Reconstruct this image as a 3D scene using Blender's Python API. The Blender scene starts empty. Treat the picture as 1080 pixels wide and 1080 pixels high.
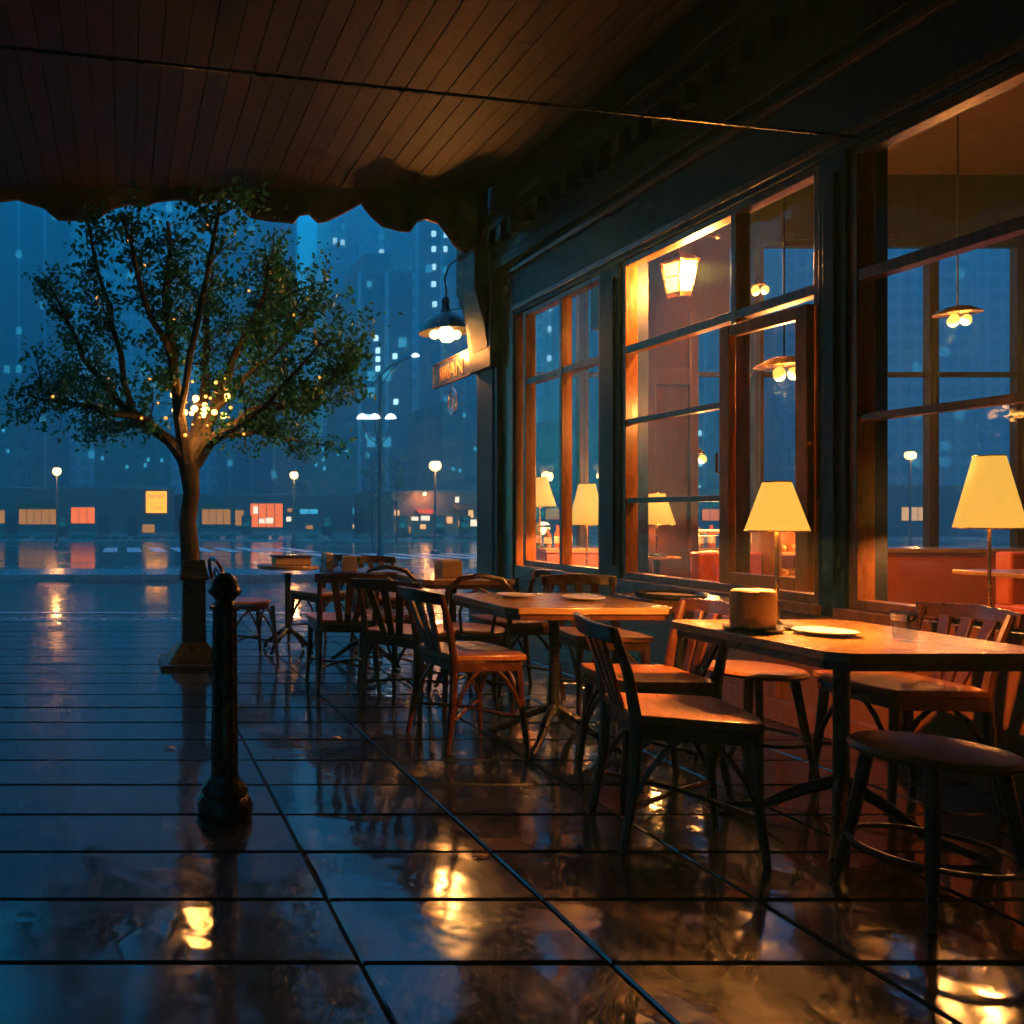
import bpy, bmesh, math, random
from mathutils import Vector, Matrix
PI = math.pi
rnd = random.Random(7)
sc = bpy.context.scene
COL = sc.collection
F, VX, HY, EYE = 850.0, 130.0, 540.0, 1.25

def at(px, py, y):
    """point of the place at depth y seen in direction px, py"""
    return Vector(((px - VX) * y / F, y, EYE + (HY - py) * y / F))

# ------------------------------------------------------------------ materials
MATS = {}
def new_mat(name):
    m = bpy.data.materials.new(name); m.use_nodes = True
    nt = m.node_tree; b = nt.nodes['Principled BSDF']
    return m, nt, b
def N(nt, typ, **kw):
    n = nt.nodes.new(typ)
    for k, v in kw.items():
        if k in n.inputs.keys(): n.inputs[k].default_value = v
        else: setattr(n, k, v)
    return n
def L(nt, a, b): nt.links.new(a, b)

def rough_mat(name, c1, c2, rough=0.5, rvar=0.15, scale=6, bump=0.15, bscale=40, metal=0.0, stretch=(1,1,1), coat=0.0):
    """noise-mottled surface"""
    m, nt, b = new_mat(name)
    tc = N(nt, 'ShaderNodeTexCoord'); mp = N(nt, 'ShaderNodeMapping'); mp.inputs['Scale'].default_value = stretch
    L(nt, tc.outputs['Object'], mp.inputs['Vector'])
    n1 = N(nt, 'ShaderNodeTexNoise', Scale=scale, Detail=6, Roughness=0.62); L(nt, mp.outputs[0], n1.inputs['Vector'])
    cr = N(nt, 'ShaderNodeValToRGB'); cr.color_ramp.elements[0].position = .3; cr.color_ramp.elements[1].position = .7
    cr.color_ramp.elements[0].color = (*c1, 1); cr.color_ramp.elements[1].color = (*c2, 1)
    L(nt, n1.outputs[0], cr.inputs[0]); L(nt, cr.outputs[0], b.inputs['Base Color'])
    mr = N(nt, 'ShaderNodeMapRange'); mr.inputs['To Min'].default_value = max(.02, rough - rvar); mr.inputs['To Max'].default_value = rough + rvar
    mr.inputs['From Min'].default_value = .3; mr.inputs['From Max'].default_value = .7
    n3 = N(nt, 'ShaderNodeTexNoise', Scale=scale * 2.3, Detail=4); L(nt, mp.outputs[0], n3.inputs['Vector'])
    L(nt, n3.outputs[0], mr.inputs['Value']); L(nt, mr.outputs[0], b.inputs['Roughness'])
    n2 = N(nt, 'ShaderNodeTexNoise', Scale=bscale, Detail=5); L(nt, mp.outputs[0], n2.inputs['Vector'])
    bp = N(nt, 'ShaderNodeBump', Strength=bump, Distance=.01); L(nt, n2.outputs[0], bp.inputs['Height']); L(nt, bp.outputs[0], b.inputs['Normal'])
    b.inputs['Metallic'].default_value = metal
    if coat: b.inputs['Coat Weight'].default_value = coat; b.inputs['Coat Roughness'].default_value = .18
    MATS[name] = m; return m

def emit_mat(name, col, strength, base=(.8, .75, .6)):
    m, nt, b = new_mat(name)
    b.inputs['Base Color'].default_value = (*base, 1); b.inputs['Roughness'].default_value = .6
    b.inputs['Emission Color'].default_value = (*col, 1); b.inputs['Emission Strength'].default_value = strength
    MATS[name] = m; return m

def wood(name, c1, c2, rough=.35, stretch=(1.5, 12, 12), coat=.3):
    return rough_mat(name, c1, c2, rough, .10, 5, .09, 22, stretch=stretch, coat=coat)

wood('chair_wood', (.035, .011, .005), (.13, .036, .012), .34, (3, 3, 3), .35)
wood('seat_wood', (.24, .075, .022), (.46, .17, .05), .36, (2, 14, 8), .25)
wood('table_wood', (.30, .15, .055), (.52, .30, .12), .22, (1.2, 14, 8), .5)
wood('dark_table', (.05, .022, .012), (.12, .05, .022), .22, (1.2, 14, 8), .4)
rough_mat('black_iron', (.010, .010, .012), (.030, .028, .028), .32, .12, 9, .3, 60, metal=.4)
rough_mat('bollard_iron', (.012, .012, .014), (.028, .027, .030), .26, .1, 14, .35, 70, metal=.5)
wood('navy_paint', (.004, .009, .022), (.008, .017, .036), .5, (3, 3, 3), .0)
wood('frame_wood', (.14, .048, .015), (.30, .11, .035), .34, (6, 6, 1.2), .3)
wood('sash_wood', (.62, .19, .03), (.78, .28, .05), .35, (6, 6, 1.2), .3)
wood('panel_wood', (.20, .060, .018), (.36, .125, .038), .4, (6, 5, 1.0), .2)
wood('dark_wood', (.022, .008, .004), (.07, .025, .010), .45, (6, 6, 1.0), .05)
wood('ceiling_wood', (.012, .004, .002), (.075, .019, .007), .62, (14, .7, 8), 0)
rough_mat('canvas_cloth', (.03, .024, .024), (.055, .042, .038), .85, .1, 5, .4, 90)
rough_mat('room_plaster', (.13, .065, .035), (.20, .10, .05), .8, .1, 3, .2, 16)
rough_mat('room_floor', (.10, .05, .025), (.2, .10, .05), .4, .1, 3, .1, 40, stretch=(8, 1, 1))
rough_mat('red_leather', (.42, .060, .014), (.62, .11, .025), .38, .1, 8, .3, 50)
rough_mat('red_counter', (.50, .085, .018), (.66, .13, .03), .4, .1, 5, .1, 50)
rough_mat('porcelain', (.78, .77, .73), (.84, .83, .79), .14, .05, 5, .02, 30)
rough_mat('charcoal_slate', (.02, .02, .024), (.04, .04, .045), .3, .1, 6, .1, 16)
rough_mat('paper', (.72, .66, .54), (.82, .76, .64), .8, .1, 12, .3, 60)
rough_mat('kraft_card', (.45, .30, .14), (.62, .43, .22), .6, .1, 12, .25, 60)
rough_mat('brushed_steel', (.5, .5, .5), (.62, .62, .62), .25, .08, 9, .1, 60, metal=1, stretch=(1, 1, 12))
rough_mat('brass', (.6, .36, .12), (.75, .48, .2), .24, .08, 9, .1, 60, metal=1)
rough_mat('bark', (.028, .020, .015), (.085, .060, .040), .75, .15, 9, 1.0, 26, stretch=(1, 1, .35))
rough_mat('kerb_stone', (.16, .17, .18), (.26, .27, .28), .25, .12, 5, .3, 16)
rough_mat('line_paint', (.50, .52, .54), (.72, .74, .76), .3, .1, 4, .3, 30)
rough_mat('earth', (.05, .05, .05), (.09, .09, .085), .5, .2, 1, .3, 8)
rough_mat('bread', (.50, .24, .07), (.72, .42, .16), .7, .1, 20, .5, 50)
rough_mat('bushes', (.03, .06, .045), (.07, .12, .09), .6, .1, 6, .4, 20)
rough_mat('lamp_metal', (.03, .05, .06), (.06, .09, .11), .35, .1, 9, .1, 60, metal=.3)
emit_mat('shade_glow', (1, .50, .07), 0.3, (.85, .72, .45))
emit_mat('bulb_glow', (1, .52, .13), 11)
emit_mat('fairy_glow', (1, .32, .04), 0.55)
emit_mat('fairy_core', (1, .44, .07), 2.6)
emit_mat('lantern_glow', (1, .45, .06), 0.6)
emit_mat('street_glow', (1, .46, .10), 2.0)
emit_mat('cool_glow', (.8, .9, 1), 0.5)
emit_mat('win_cool', (.45, .85, 1), 0.85, (.03, .03, .03))
emit_mat('win_faint', (.05, .45, .70), 0.30, (.03, .03, .03))
emit_mat('win_warm', (1, .50, .16), 0.36, (.03, .03, .03))
emit_mat('win_amber', (1, .38, .02), 0.15, (.03, .03, .03))
emit_mat('win_white', (1, .85, .6), 0.4, (.03, .03, .03))
emit_mat('win_orange', (1, .17, .0), 0.36, (.03, .03, .03))
emit_mat('sign_yellow', (1, .36, .01), 0.6, (.03, .03, .03))
emit_mat('sign_red', (.6, .03, .0), 0.05, (.03, .03, .03))
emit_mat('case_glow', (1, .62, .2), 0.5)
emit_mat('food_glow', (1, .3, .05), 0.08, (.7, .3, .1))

def shade_mat():
    # fabric that lets a little of the bulb's light through: brighter beside the bulb, dimmer at the rims
    m = MATS['shade_glow']; nt = m.node_tree; b = nt.nodes['Principled BSDF']; out = nt.nodes['Material Output']
    tl = N(nt, 'ShaderNodeBsdfTranslucent'); tl.inputs[0].default_value = (.030, .0135, .0022, 1)
    ad = N(nt, 'ShaderNodeAddShader'); L(nt, b.outputs[0], ad.inputs[0]); L(nt, tl.outputs[0], ad.inputs[1]); L(nt, ad.outputs[0], out.inputs[0])
    b.inputs['Emission Strength'].default_value = .26; b.inputs['Base Color'].default_value = (.35, .24, .12, 1)
shade_mat()
def glass_mat(name, tint=(.96, .98, 1), base_refl=.03, rough=.0):
    m = bpy.data.materials.new(name); m.use_nodes = True; nt = m.node_tree; nt.nodes.clear()
    out = N(nt, 'ShaderNodeOutputMaterial'); mx = N(nt, 'ShaderNodeMixShader')
    tr = N(nt, 'ShaderNodeBsdfTransparent'); tr.inputs[0].default_value = (*tint, 1)
    gl = N(nt, 'ShaderNodeBsdfGlossy'); gl.inputs['Roughness'].default_value = rough + .012
    lw = N(nt, 'ShaderNodeLayerWeight'); lw.inputs['Blend'].default_value = .5
    pw = N(nt, 'ShaderNodeMath', operation='POWER'); pw.inputs[1].default_value = 5; L(nt, lw.outputs['Facing'], pw.inputs[0])
    ad = N(nt, 'ShaderNodeMath', operation='MULTIPLY_ADD'); ad.inputs[1].default_value = 1-base_refl; ad.inputs[2].default_value = base_refl
    L(nt, pw.outputs[0], ad.inputs[0]); L(nt, ad.outputs[0], mx.inputs[0])
    L(nt, tr.outputs[0], mx.inputs[1]); L(nt, gl.outputs[0], mx.inputs[2])
    tc = N(nt, 'ShaderNodeTexCoord')
    mp = N(nt, 'ShaderNodeMapping'); mp.inputs['Scale'].default_value = (1, 1, .35); L(nt, tc.outputs['Object'], mp.inputs[0])
    n = N(nt, 'ShaderNodeTexNoise', Scale=3.2, Detail=2); L(nt, mp.outputs[0], n.inputs['Vector'])
    bp = N(nt, 'ShaderNodeBump', Strength=.12, Distance=.02); L(nt, n.outputs[0], bp.inputs['Height']); L(nt, bp.outputs[0], gl.inputs['Normal'])
    L(nt, mx.outputs[0], out.inputs[0]); MATS[name] = m; return m
glass_mat('window_glass'); glass_mat('clear_glass', (.85, .9, .92), .10)

# wet stone slabs: dark stone, glossy water film, drier patches
def wet_mat(name, c1, c2, r0, r1, film=.55, bump=.25, pscale=.9):
    m, nt, b = new_mat(name)
    tc = N(nt, 'ShaderNodeTexCoord')
    big = N(nt, 'ShaderNodeTexNoise', Scale=pscale, Detail=5, Roughness=.6); L(nt, tc.outputs['Object'], big.inputs['Vector'])
    mid = N(nt, 'ShaderNodeTexNoise', Scale=6, Detail=3, Roughness=.5); L(nt, tc.outputs['Object'], mid.inputs['Vector'])
    fine = N(nt, 'ShaderNodeTexNoise', Scale=95, Detail=5, Roughness=.7); L(nt, tc.outputs['Object'], fine.inputs['Vector'])
    cr = N(nt, 'ShaderNodeValToRGB'); cr.color_ramp.elements[0].position = .3; cr.color_ramp.elements[1].position = .72
    cr.color_ramp.elements[0].color = (*c1, 1); cr.color_ramp.elements[1].color = (*c2, 1)
    L(nt, mid.outputs[0], cr.inputs[0])
    geo = N(nt, 'ShaderNodeNewGeometry')
    hv = N(nt, 'ShaderNodeHueSaturation'); mrh = N(nt, 'ShaderNodeMapRange'); mrh.inputs['To Min'].default_value = .7; mrh.inputs['To Max'].default_value = 1.35
    L(nt, geo.outputs['Random Per Island'], mrh.inputs['Value']); L(nt, mrh.outputs[0], hv.inputs['Value']); L(nt, cr.outputs[0], hv.inputs['Color'])
    L(nt, hv.outputs[0], b.inputs['Base Color'])
    mr = N(nt, 'ShaderNodeMapRange'); mr.inputs['From Min'].default_value = .36; mr.inputs['From Max'].default_value = .68
    mr.inputs['To Min'].default_value = r0; mr.inputs['To Max'].default_value = r1
    mix = N(nt, 'ShaderNodeMath', operation='MULTIPLY_ADD'); mix.inputs[1].default_value = .35
    L(nt, mid.outputs[0], mix.inputs[0])
    sub = N(nt, 'ShaderNodeMath', operation='SUBTRACT'); sub.inputs[1].default_value = .175
    L(nt, big.outputs[0], sub.inputs[0]); L(nt, sub.outputs[0], mix.inputs[2])
    L(nt, mix.outputs[0], mr.inputs['Value']); L(nt, mr.outputs[0], b.inputs['Roughness'])
    b.inputs['Specular IOR Level'].default_value = .10
    b.inputs['Coat Weight'].default_value = film; b.inputs['Coat IOR'].default_value = 1.5
    mrc = N(nt, 'ShaderNodeMapRange'); mrc.inputs['From Min'].default_value = .36; mrc.inputs['From Max'].default_value = .68
    mrc.inputs['To Min'].default_value = .03; mrc.inputs['To Max'].default_value = .17
    L(nt, mix.outputs[0], mrc.inputs['Value']); L(nt, mrc.outputs[0], b.inputs['Coat Roughness'])
    bp = N(nt, 'ShaderNodeBump', Strength=bump*1.6, Distance=.004); L(nt, fine.outputs[0], bp.inputs['Height'])
    wv = N(nt, 'ShaderNodeTexNoise', Scale=4.5, Detail=2); L(nt, tc.outputs['Object'], wv.inputs['Vector'])
    bp2 = N(nt, 'ShaderNodeBump', Strength=.12, Distance=.03); L(nt, wv.outputs[0], bp2.inputs['Height'])
    L(nt, bp2.outputs[0], bp.inputs['Normal']); L(nt, bp.outputs[0], b.inputs['Normal'])
    L(nt, bp2.outputs[0], b.inputs['Coat Normal'])
    MATS[name] = m
wet_mat('wet_slab', (.004, .006, .009), (.014, .017, .021), .10, .30, 1.0, .35)
wet_mat('wet_asphalt', (.020, .024, .028), (.045, .05, .055), .12, .35, .8, .4, .35)
wet_mat('wet_mortar', (.004, .004, .004), (.010, .010, .010), .35, .5, 0, .3)

# tower cladding: rows of dark windows in concrete
def tower_mat(name, wall, glassc, bw, bh):
    m, nt, b = new_mat(name)
    tc = N(nt, 'ShaderNodeTexCoord'); sp = N(nt, 'ShaderNodeSeparateXYZ'); L(nt, tc.outputs['Object'], sp.inputs[0])
    ad = N(nt, 'ShaderNodeMath', operation='ADD'); L(nt, sp.outputs[0], ad.inputs[0]); L(nt, sp.outputs[1], ad.inputs[1])
    cb = N(nt, 'ShaderNodeCombineXYZ'); L(nt, ad.outputs[0], cb.inputs[0]); L(nt, sp.outputs[2], cb.inputs[1])
    br = N(nt, 'ShaderNodeTexBrick', offset=0.0, squash=1.0)
    br.inputs['Scale'].default_value = 1; br.inputs['Mortar Size'].default_value = .55; br.inputs['Mortar Smooth'].default_value = 0
    br.inputs['Brick Width'].default_value = bw; br.inputs['Row Height'].default_value = bh
    br.inputs['Color1'].default_value = (*glassc, 1); br.inputs['Color2'].default_value = (*[c * 1.8 for c in glassc], 1); br.inputs['Mortar'].default_value = (*wall, 1)
    L(nt, cb.outputs[0], br.inputs['Vector']); L(nt, br.outputs[0], b.inputs['Base Color'])
    mr = N(nt, 'ShaderNodeMapRange'); mr.inputs['To Min'].default_value = .2; mr.inputs['To Max'].default_value = .8
    L(nt, br.outputs['Fac'], mr.inputs[0]); L(nt, mr.outputs[0], b.inputs['Roughness'])
    MATS[name] = m
tower_mat('tower_concrete', (.62, .64, .66), (.20, .22, .24), 3.2, 3.4)
tower_mat('tower_glass', (.08, .10, .12), (.03, .05, .06), 2.2, 3.8)
tower_mat('tower_brick', (.16, .13, .12), (.03, .04, .05), 3.8, 3.3)
rough_mat('shop_wall', (.07, .065, .065), (.12, .11, .11), .7, .1, .6, .2, 4)
rough_mat('shop_wall_tan', (.22, .13, .08), (.30, .19, .12), .7, .1, .6, .2, 4)
rough_mat('roof_edge', (.10, .11, .12), (.16, .17, .18), .4, .1, 1, .2, 4)

def board_mat():
    m = MATS['ceiling_wood']; nt = m.node_tree; b = nt.nodes['Principled BSDF']; src = b.inputs['Base Color'].links[0].from_socket
    geo = N(nt, 'ShaderNodeNewGeometry'); hv = N(nt, 'ShaderNodeHueSaturation'); mr = N(nt, 'ShaderNodeMapRange'); mr.inputs['To Min'].default_value = .55; mr.inputs['To Max'].default_value = 1.35
    L(nt, geo.outputs['Random Per Island'], mr.inputs['Value']); L(nt, mr.outputs[0], hv.inputs['Value']); L(nt, src, hv.inputs['Color']); L(nt, hv.outputs[0], b.inputs['Base Color'])
board_mat()
# leaves
def leaf_mat():
    m, nt, b = new_mat('leaves')
    geo = N(nt, 'ShaderNodeNewGeometry'); cr = N(nt, 'ShaderNodeValToRGB')
    cr.color_ramp.elements[0].color = (.02, .13, .075, 1); cr.color_ramp.elements[1].color = (.05, .27, .13, 1)
    L(nt, geo.outputs['Random Per Island'], cr.inputs[0]); L(nt, cr.outputs[0], b.inputs['Base Color'])
    b.inputs['Roughness'].default_value = .35
    b.inputs['Transmission Weight'].default_value = 0
    tl = N(nt, 'ShaderNodeBsdfTranslucent'); L(nt, cr.outputs[0], tl.inputs[0])
    mx = N(nt, 'ShaderNodeMixShader'); mx.inputs[0].default_value = .5
    out = nt.nodes['Material Output']; L(nt, b.outputs[0], mx.inputs[1]); L(nt, tl.outputs[0], mx.inputs[2]); L(nt, mx.outputs[0], out.inputs[0])
    MATS['leaves'] = m
leaf_mat()

# ------------------------------------------------------------------ mesh helpers
class MB:
    def __init__(s): s.v = []; s.f = []
    def add(s, vs, fs):
        o = len(s.v); s.v += [tuple(v) for v in vs]; s.f += [tuple(i + o for i in f) for f in fs]; return s
    def box(s, x0, x1, y0, y1, z0, z1, M=None):
        vs = [Vector(p) for p in ((x0,y0,z0),(x1,y0,z0),(x1,y1,z0),(x0,y1,z0),(x0,y0,z1),(x1,y0,z1),(x1,y1,z1),(x0,y1,z1))]
        if M: vs = [M @ v for v in vs]
        return s.add(vs, [(0,3,2,1),(4,5,6,7),(0,1,5,4),(1,2,6,5),(2,3,7,6),(3,0,4,7)])
    def frustum(s, a, b):
        """a, b = (cx, cy, halfx, halfy, z)"""
        vs = []
        for cx, cy, hx, hy, z in (a, b): vs += [(cx-hx,cy-hy,z),(cx+hx,cy-hy,z),(cx+hx,cy+hy,z),(cx-hx,cy+hy,z)]
        return s.add(vs, [(0,3,2,1),(4,5,6,7),(0,1,5,4),(1,2,6,5),(2,3,7,6),(3,0,4,7)])
    def tube(s, pts, rad, n=8, closed=False, flat=1.0):
        pts = [Vector(p) for p in pts]; k = len(pts)
        if not isinstance(rad, (list, tuple)): rad = [rad] * k
        vs = []; fs = []; ref = None
        for i, p in enumerate(pts):
            if closed: d = pts[(i+1) % k] - pts[i-1]
            else: d = pts[min(i+1, k-1)] - pts[max(i-1, 0)]
            d.normalize()
            if ref is None: ref = Vector((1, 0, 0)) if abs(d.x) < .9 else Vector((0, 1, 0))
            u = (ref - d * ref.dot(d)).normalized(); w = d.cross(u); ref = u
            for j in range(n):
                a = 2 * PI * j / n
                vs.append(p + (u * math.cos(a) + w * math.sin(a) * flat) * rad[i])
        m = k if closed else k - 1
        for i in range(m):
            for j in range(n):
                a = i*n+j; b = i*n+(j+1) % n; i2 = (i+1) % k
                fs.append((a, b, i2*n+(j+1) % n, i2*n+j))
        if not closed: fs.append(tuple(range(n-1, -1, -1))); fs.append(tuple(range((k-1)*n, k*n)))
        return s.add(vs, fs)
    def lathe(s, prof, c=(0,0,0), n=24, cap=True):
        vs = []; fs = []; k = len(prof)
        for r, z in prof:
            for j in range(n):
                a = 2*PI*j/n; vs.append((c[0]+r*math.cos(a), c[1]+r*math.sin(a), c[2]+z))
        for i in range(k-1):
            for j in range(n): fs.append((i*n+j, i*n+(j+1) % n, (i+1)*n+(j+1) % n, (i+1)*n+j))
        if cap: fs.append(tuple(range(n-1, -1, -1))); fs.append(tuple(range((k-1)*n, k*n)))
        return s.add(vs, fs)
    def prism(s, poly, axis, a, b):
        """polygon in the two other axes, extruded along axis from a to b"""
        def P(p, t): return {'x': (t, p[0], p[1]), 'y': (p[0], t, p[1]), 'z': (p[0], p[1], t)}[axis]
        n = len(poly)
        return s.add([P(p, a) for p in poly] + [P(p, b) for p in poly],
                     [tuple(range(n)), tuple(range(2*n-1, n-1, -1))] + [(i, i+n, (i+1) % n+n, (i+1) % n) for i in range(n)])
    def build(s, name, mat, parent=None, bevel=0, smooth=True, seg=2):
        me = bpy.data.meshes.new(name); me.from_pydata(s.v, [], s.f); me.validate()
        bm = bmesh.new(); bm.from_mesh(me); bmesh.ops.recalc_face_normals(bm, faces=bm.faces); bm.to_mesh(me); bm.free()
        if smooth:
            for p in me.polygons: p.use_smooth = True
            try: me.set_sharp_from_angle(angle=math.radians(38))
            except Exception: pass
        me.materials.append(MATS[mat])
        o = bpy.data.objects.new(name, me); COL.objects.link(o)
        if parent: o.parent = parent
        if bevel:
            md = o.modifiers.new('bevel', 'BEVEL'); md.width = bevel; md.segments = seg; md.limit_method = 'ANGLE'; md.angle_limit = math.radians(40)
        return o

def tag(o, label=None, cat=None, group=None, kind=None):
    for k, v in (('label', label), ('category', cat), ('group', group), ('kind', kind)):
        if v: o[k] = v
    return o
def empty(name, loc, rz=0, label=None, cat=None, group=None):
    o = bpy.data.objects.new(name, None); o.empty_display_size = .1; COL.objects.link(o); o.location = loc; o.rotation_euler.z = rz
    return tag(o, label, cat, group)
def copy_tree(o, parent=None):
    c = o.copy(); COL.objects.link(c)
    if parent: c.parent = parent
    for ch in [x for x in KIDS(o)]: copy_tree(ch, c)
    return c
def KIDS(o): return [x for x in bpy.data.objects if x.parent == o]
def struct(o): o['kind'] = 'structure'; return o
def lamp_light(name, loc, energy, radius=.05, col=(1, .50, .16), parent=None):
    l = bpy.data.lights.new(name, 'POINT'); l.energy = energy; l.color = (col[0], col[1]*.70, col[2]*.45); l.shadow_soft_size = radius
    o = bpy.data.objects.new(name, l); COL.objects.link(o); o.location = loc
    if parent: o.parent = parent
    return o

# ------------------------------------------------------------------ camera, world, sun
cam = bpy.data.cameras.new('camera'); co = bpy.data.objects.new('camera', cam); COL.objects.link(co)
co.location = (0, 0, EYE); co.rotation_euler = (PI/2, 0, 0); cam.sensor_width = 36; cam.lens = F/1080*36
cam.shift_x = (540 - VX)/1080; cam.clip_end = 3000; cam.clip_start = .05
sc.camera = co

SUN_EL, SUN_ROT = math.radians(9), math.radians(-25)
w = bpy.data.worlds.new('World'); sc.world = w; w.use_nodes = True; nt = w.node_tree
bg = nt.nodes['Background']; sky = N(nt, 'ShaderNodeTexSky', sky_type='NISHITA'); sky.sun_disc = False
sky.sun_elevation = SUN_EL; sky.sun_rotation = SUN_ROT; sky.air_density = 1.2; sky.dust_density = .3; sky.ozone_density = 4
mul = N(nt, 'ShaderNodeMix', data_type='RGBA', blend_type='MULTIPLY'); mul.inputs[0].default_value = 1
mul.inputs[7].default_value = (.0, 1.35, 1.75, 1)
L(nt, sky.outputs[0], mul.inputs[6]); L(nt, mul.outputs[2], bg.inputs[0]); bg.inputs[1].default_value = .15
sun = bpy.data.lights.new('sun', 'SUN'); sun.energy = .05; sun.angle = math.radians(20); sun.color = (.35, .7, 1)
so = bpy.data.objects.new('sun', sun); COL.objects.link(so)
d = Vector((math.sin(SUN_ROT)*math.cos(SUN_EL), math.cos(SUN_ROT)*math.cos(SUN_EL), math.sin(SUN_EL)))
so.rotation_euler = d.to_track_quat('Z', 'Y').to_euler()

sc.view_settings.view_transform = 'Standard'; sc.view_settings.look = 'None'; sc.view_settings.exposure = 2; sc.view_settings.gamma = 1
sc.render.engine = 'CYCLES'; cy = sc.cycles
cy.use_denoising = True; cy.max_bounces = 5; cy.transparent_max_bounces = 12; cy.glossy_bounces = 3; cy.diffuse_bounces = 2; cy.volume_bounces = 0
cy.sample_clamp_indirect = 6; cy.caustics_reflective = False; cy.caustics_refractive = False; cy.volume_step_rate = 5; cy.blur_glossy = .5; cy.use_adaptive_sampling = True; cy.adaptive_threshold = .03; cy.adaptive_min_samples = 24

# ------------------------------------------------------------------ haze
hz = MB().box(-395, 395, -90, 425, -4, 140).build('haze', 'earth', smooth=False); hz['kind'] = 'stuff'; hz.data.materials.clear()
hm = bpy.data.materials.new('haze_air'); hm.use_nodes = True; nt = hm.node_tree; nt.nodes.clear()
out = N(nt, 'ShaderNodeOutputMaterial'); pv = N(nt, 'ShaderNodeVolumePrincipled'); pv.inputs['Density'].default_value = .0065
pv.inputs['Color'].default_value = (.30, .86, 1, 1); pv.inputs['Anisotropy'].default_value = .3
L(nt, pv.outputs[0], out.inputs['Volume']); hz.data.materials.append(hm)
tag(hz, 'thin blue evening mist hanging between the café and the towers', 'haze')

# ------------------------------------------------------------------ ground, road, pavement
ROADZ = lambda y: -.13 - .018 * max(0, y - 9.55)
g = MB(); ys = [-85, 9.4, 78, 420]; zs = [-.19, -.19, -1.46, -1.46]
vs = [(x, y, z) for y, z in zip(ys, zs) for x in (-390, 390)]
g.add(vs, [(0,1,3,2),(2,3,5,4),(4,5,7,6)])
struct(g.build('ground', 'earth', smooth=False))
g = MB(); ys = [-60, 9.55, 66]
vs = [(x, y, -.13 - .018*max(0, y-9.55)) for y in ys for x in (-120, 160)]
g.add(vs, [(0,1,3,2),(2,3,5,4)]); struct(g.build('road', 'wet_asphalt', smooth=False))
g = MB()
def road_strip(x0, x1, y0, y1): g.add([(x0,y0,ROADZ(y0)+.006),(x1,y0,ROADZ(y0)+.006),(x1,y1,ROADZ(y1)+.006),(x0,y1,ROADZ(y1)+.006)], [(0,1,2,3)])
road_strip(-60, 80, 11.2, 11.32); road_strip(-60, 80, 50, 50.35)
for i in range(-10, 14): road_strip(i*6, i*6+3, 24, 24.2)
for i in range(12): road_strip(8+i*1.2, 8.7+i*1.2, 30, 36)
for i in range(9): road_strip(-1+i*1.2, -.3+i*1.2, 38, 46)
struct(g.build('road_markings', 'line_paint', smooth=False))
g = MB()
for y0, y1, h in ((66, 66.4, .14), (66.4, 84, .12)):
    g.box(-120, 160, y0, y1, -1.6, ROADZ(66)+h)
struct(g.build('far_pavement', 'kerb_stone', bevel=.02))
g = MB().box(-60, 80, 18.2, 18.5, -.5, ROADZ(18.2)+.13); g.box(-60, 80, 20.4, 20.7, -.6, ROADZ(20.4)+.12); g.box(-60, 80, 18.5, 20.4, -.6, ROADZ(19)+.12)
struct(g.build('median_kerb', 'kerb_stone', bevel=.02))

struct(MB().box(-16, 16, -12, 9.3, -.17, -.014).build('pavement_bed', 'wet_mortar', smooth=False))
g = MB(); r2 = random.Random(3)
def slab(x0, x1, y0, y1):
    gp = .006; t = [r2.uniform(-.0016, .0016) for _ in range(4)]; e = .006
    x0 += gp; x1 -= gp; y0 += gp; y1 -= gp
    vs = [(x0,y0,-.03),(x1,y0,-.03),(x1,y1,-.03),(x0,y1,-.03),
          (x0,y0,-e+t[0]),(x1,y0,-e+t[1]),(x1,y1,-e+t[2]),(x0,y1,-e+t[3]),
          (x0+e,y0+e,t[0]),(x1-e,y0+e,t[1]),(x1-e,y1-e,t[2]),(x0+e,y1-e,t[3])]
    g.add(vs, [(8,9,10,11)] + [(i, (i+1) % 4, (i+1) % 4+4, i+4) for i in range(4)] + [(i+4, (i+1) % 4+4, (i+1) % 4+8, i+8) for i in range(4)])
xs = [-15.9+2.07*i for i in range(9)]; xs = [.66-2.07*i for i in range(8, -1, -1)] + [1.35, 2.04, 2.73, 3.42, 3.94]
yv = -12.0
while yv < 9.29:
    dy = min(.365, 9.3 - yv)
    for a, b in zip(xs[:-1], xs[1:]): slab(a, b, yv, yv+dy)
    if yv > 8.75:
        for i in range(6): slab(3.94+i*2, 5.94+i*2, yv, yv+dy)
    yv += dy
struct(g.build('pavement', 'wet_slab', smooth=False))
struct(MB().box(-60, 60, 9.3, 9.55, -.3, .004).build('kerb', 'kerb_stone', bevel=.02))

# ------------------------------------------------------------------ café building
FX = 3.9
cafe = empty('cafe_building', (FX, 4, 0), 0, 'dark navy timber café front with tall lit windows at the street corner', 'café building')
cafe_inv = Vector(cafe.location)
def cpart(mb, name, mat, bevel=.004, parent=cafe):
    o = mb.build(name, mat, parent, bevel)
    o.matrix_parent_inverse = Matrix.Translation(-cafe_inv) if parent is cafe else Matrix()
    return o
def cchild(mb, name, mat, parent, bevel=.003):
    o = mb.build(name, mat, parent, bevel); return o

SILL, TRAN, TOP = .735, 2.5, 3.2
wins = [(6.55, 7.84), (4.49, 6.29), (2.55, 4.32), (.55, 2.3), (-1.6, .2)]
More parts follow.
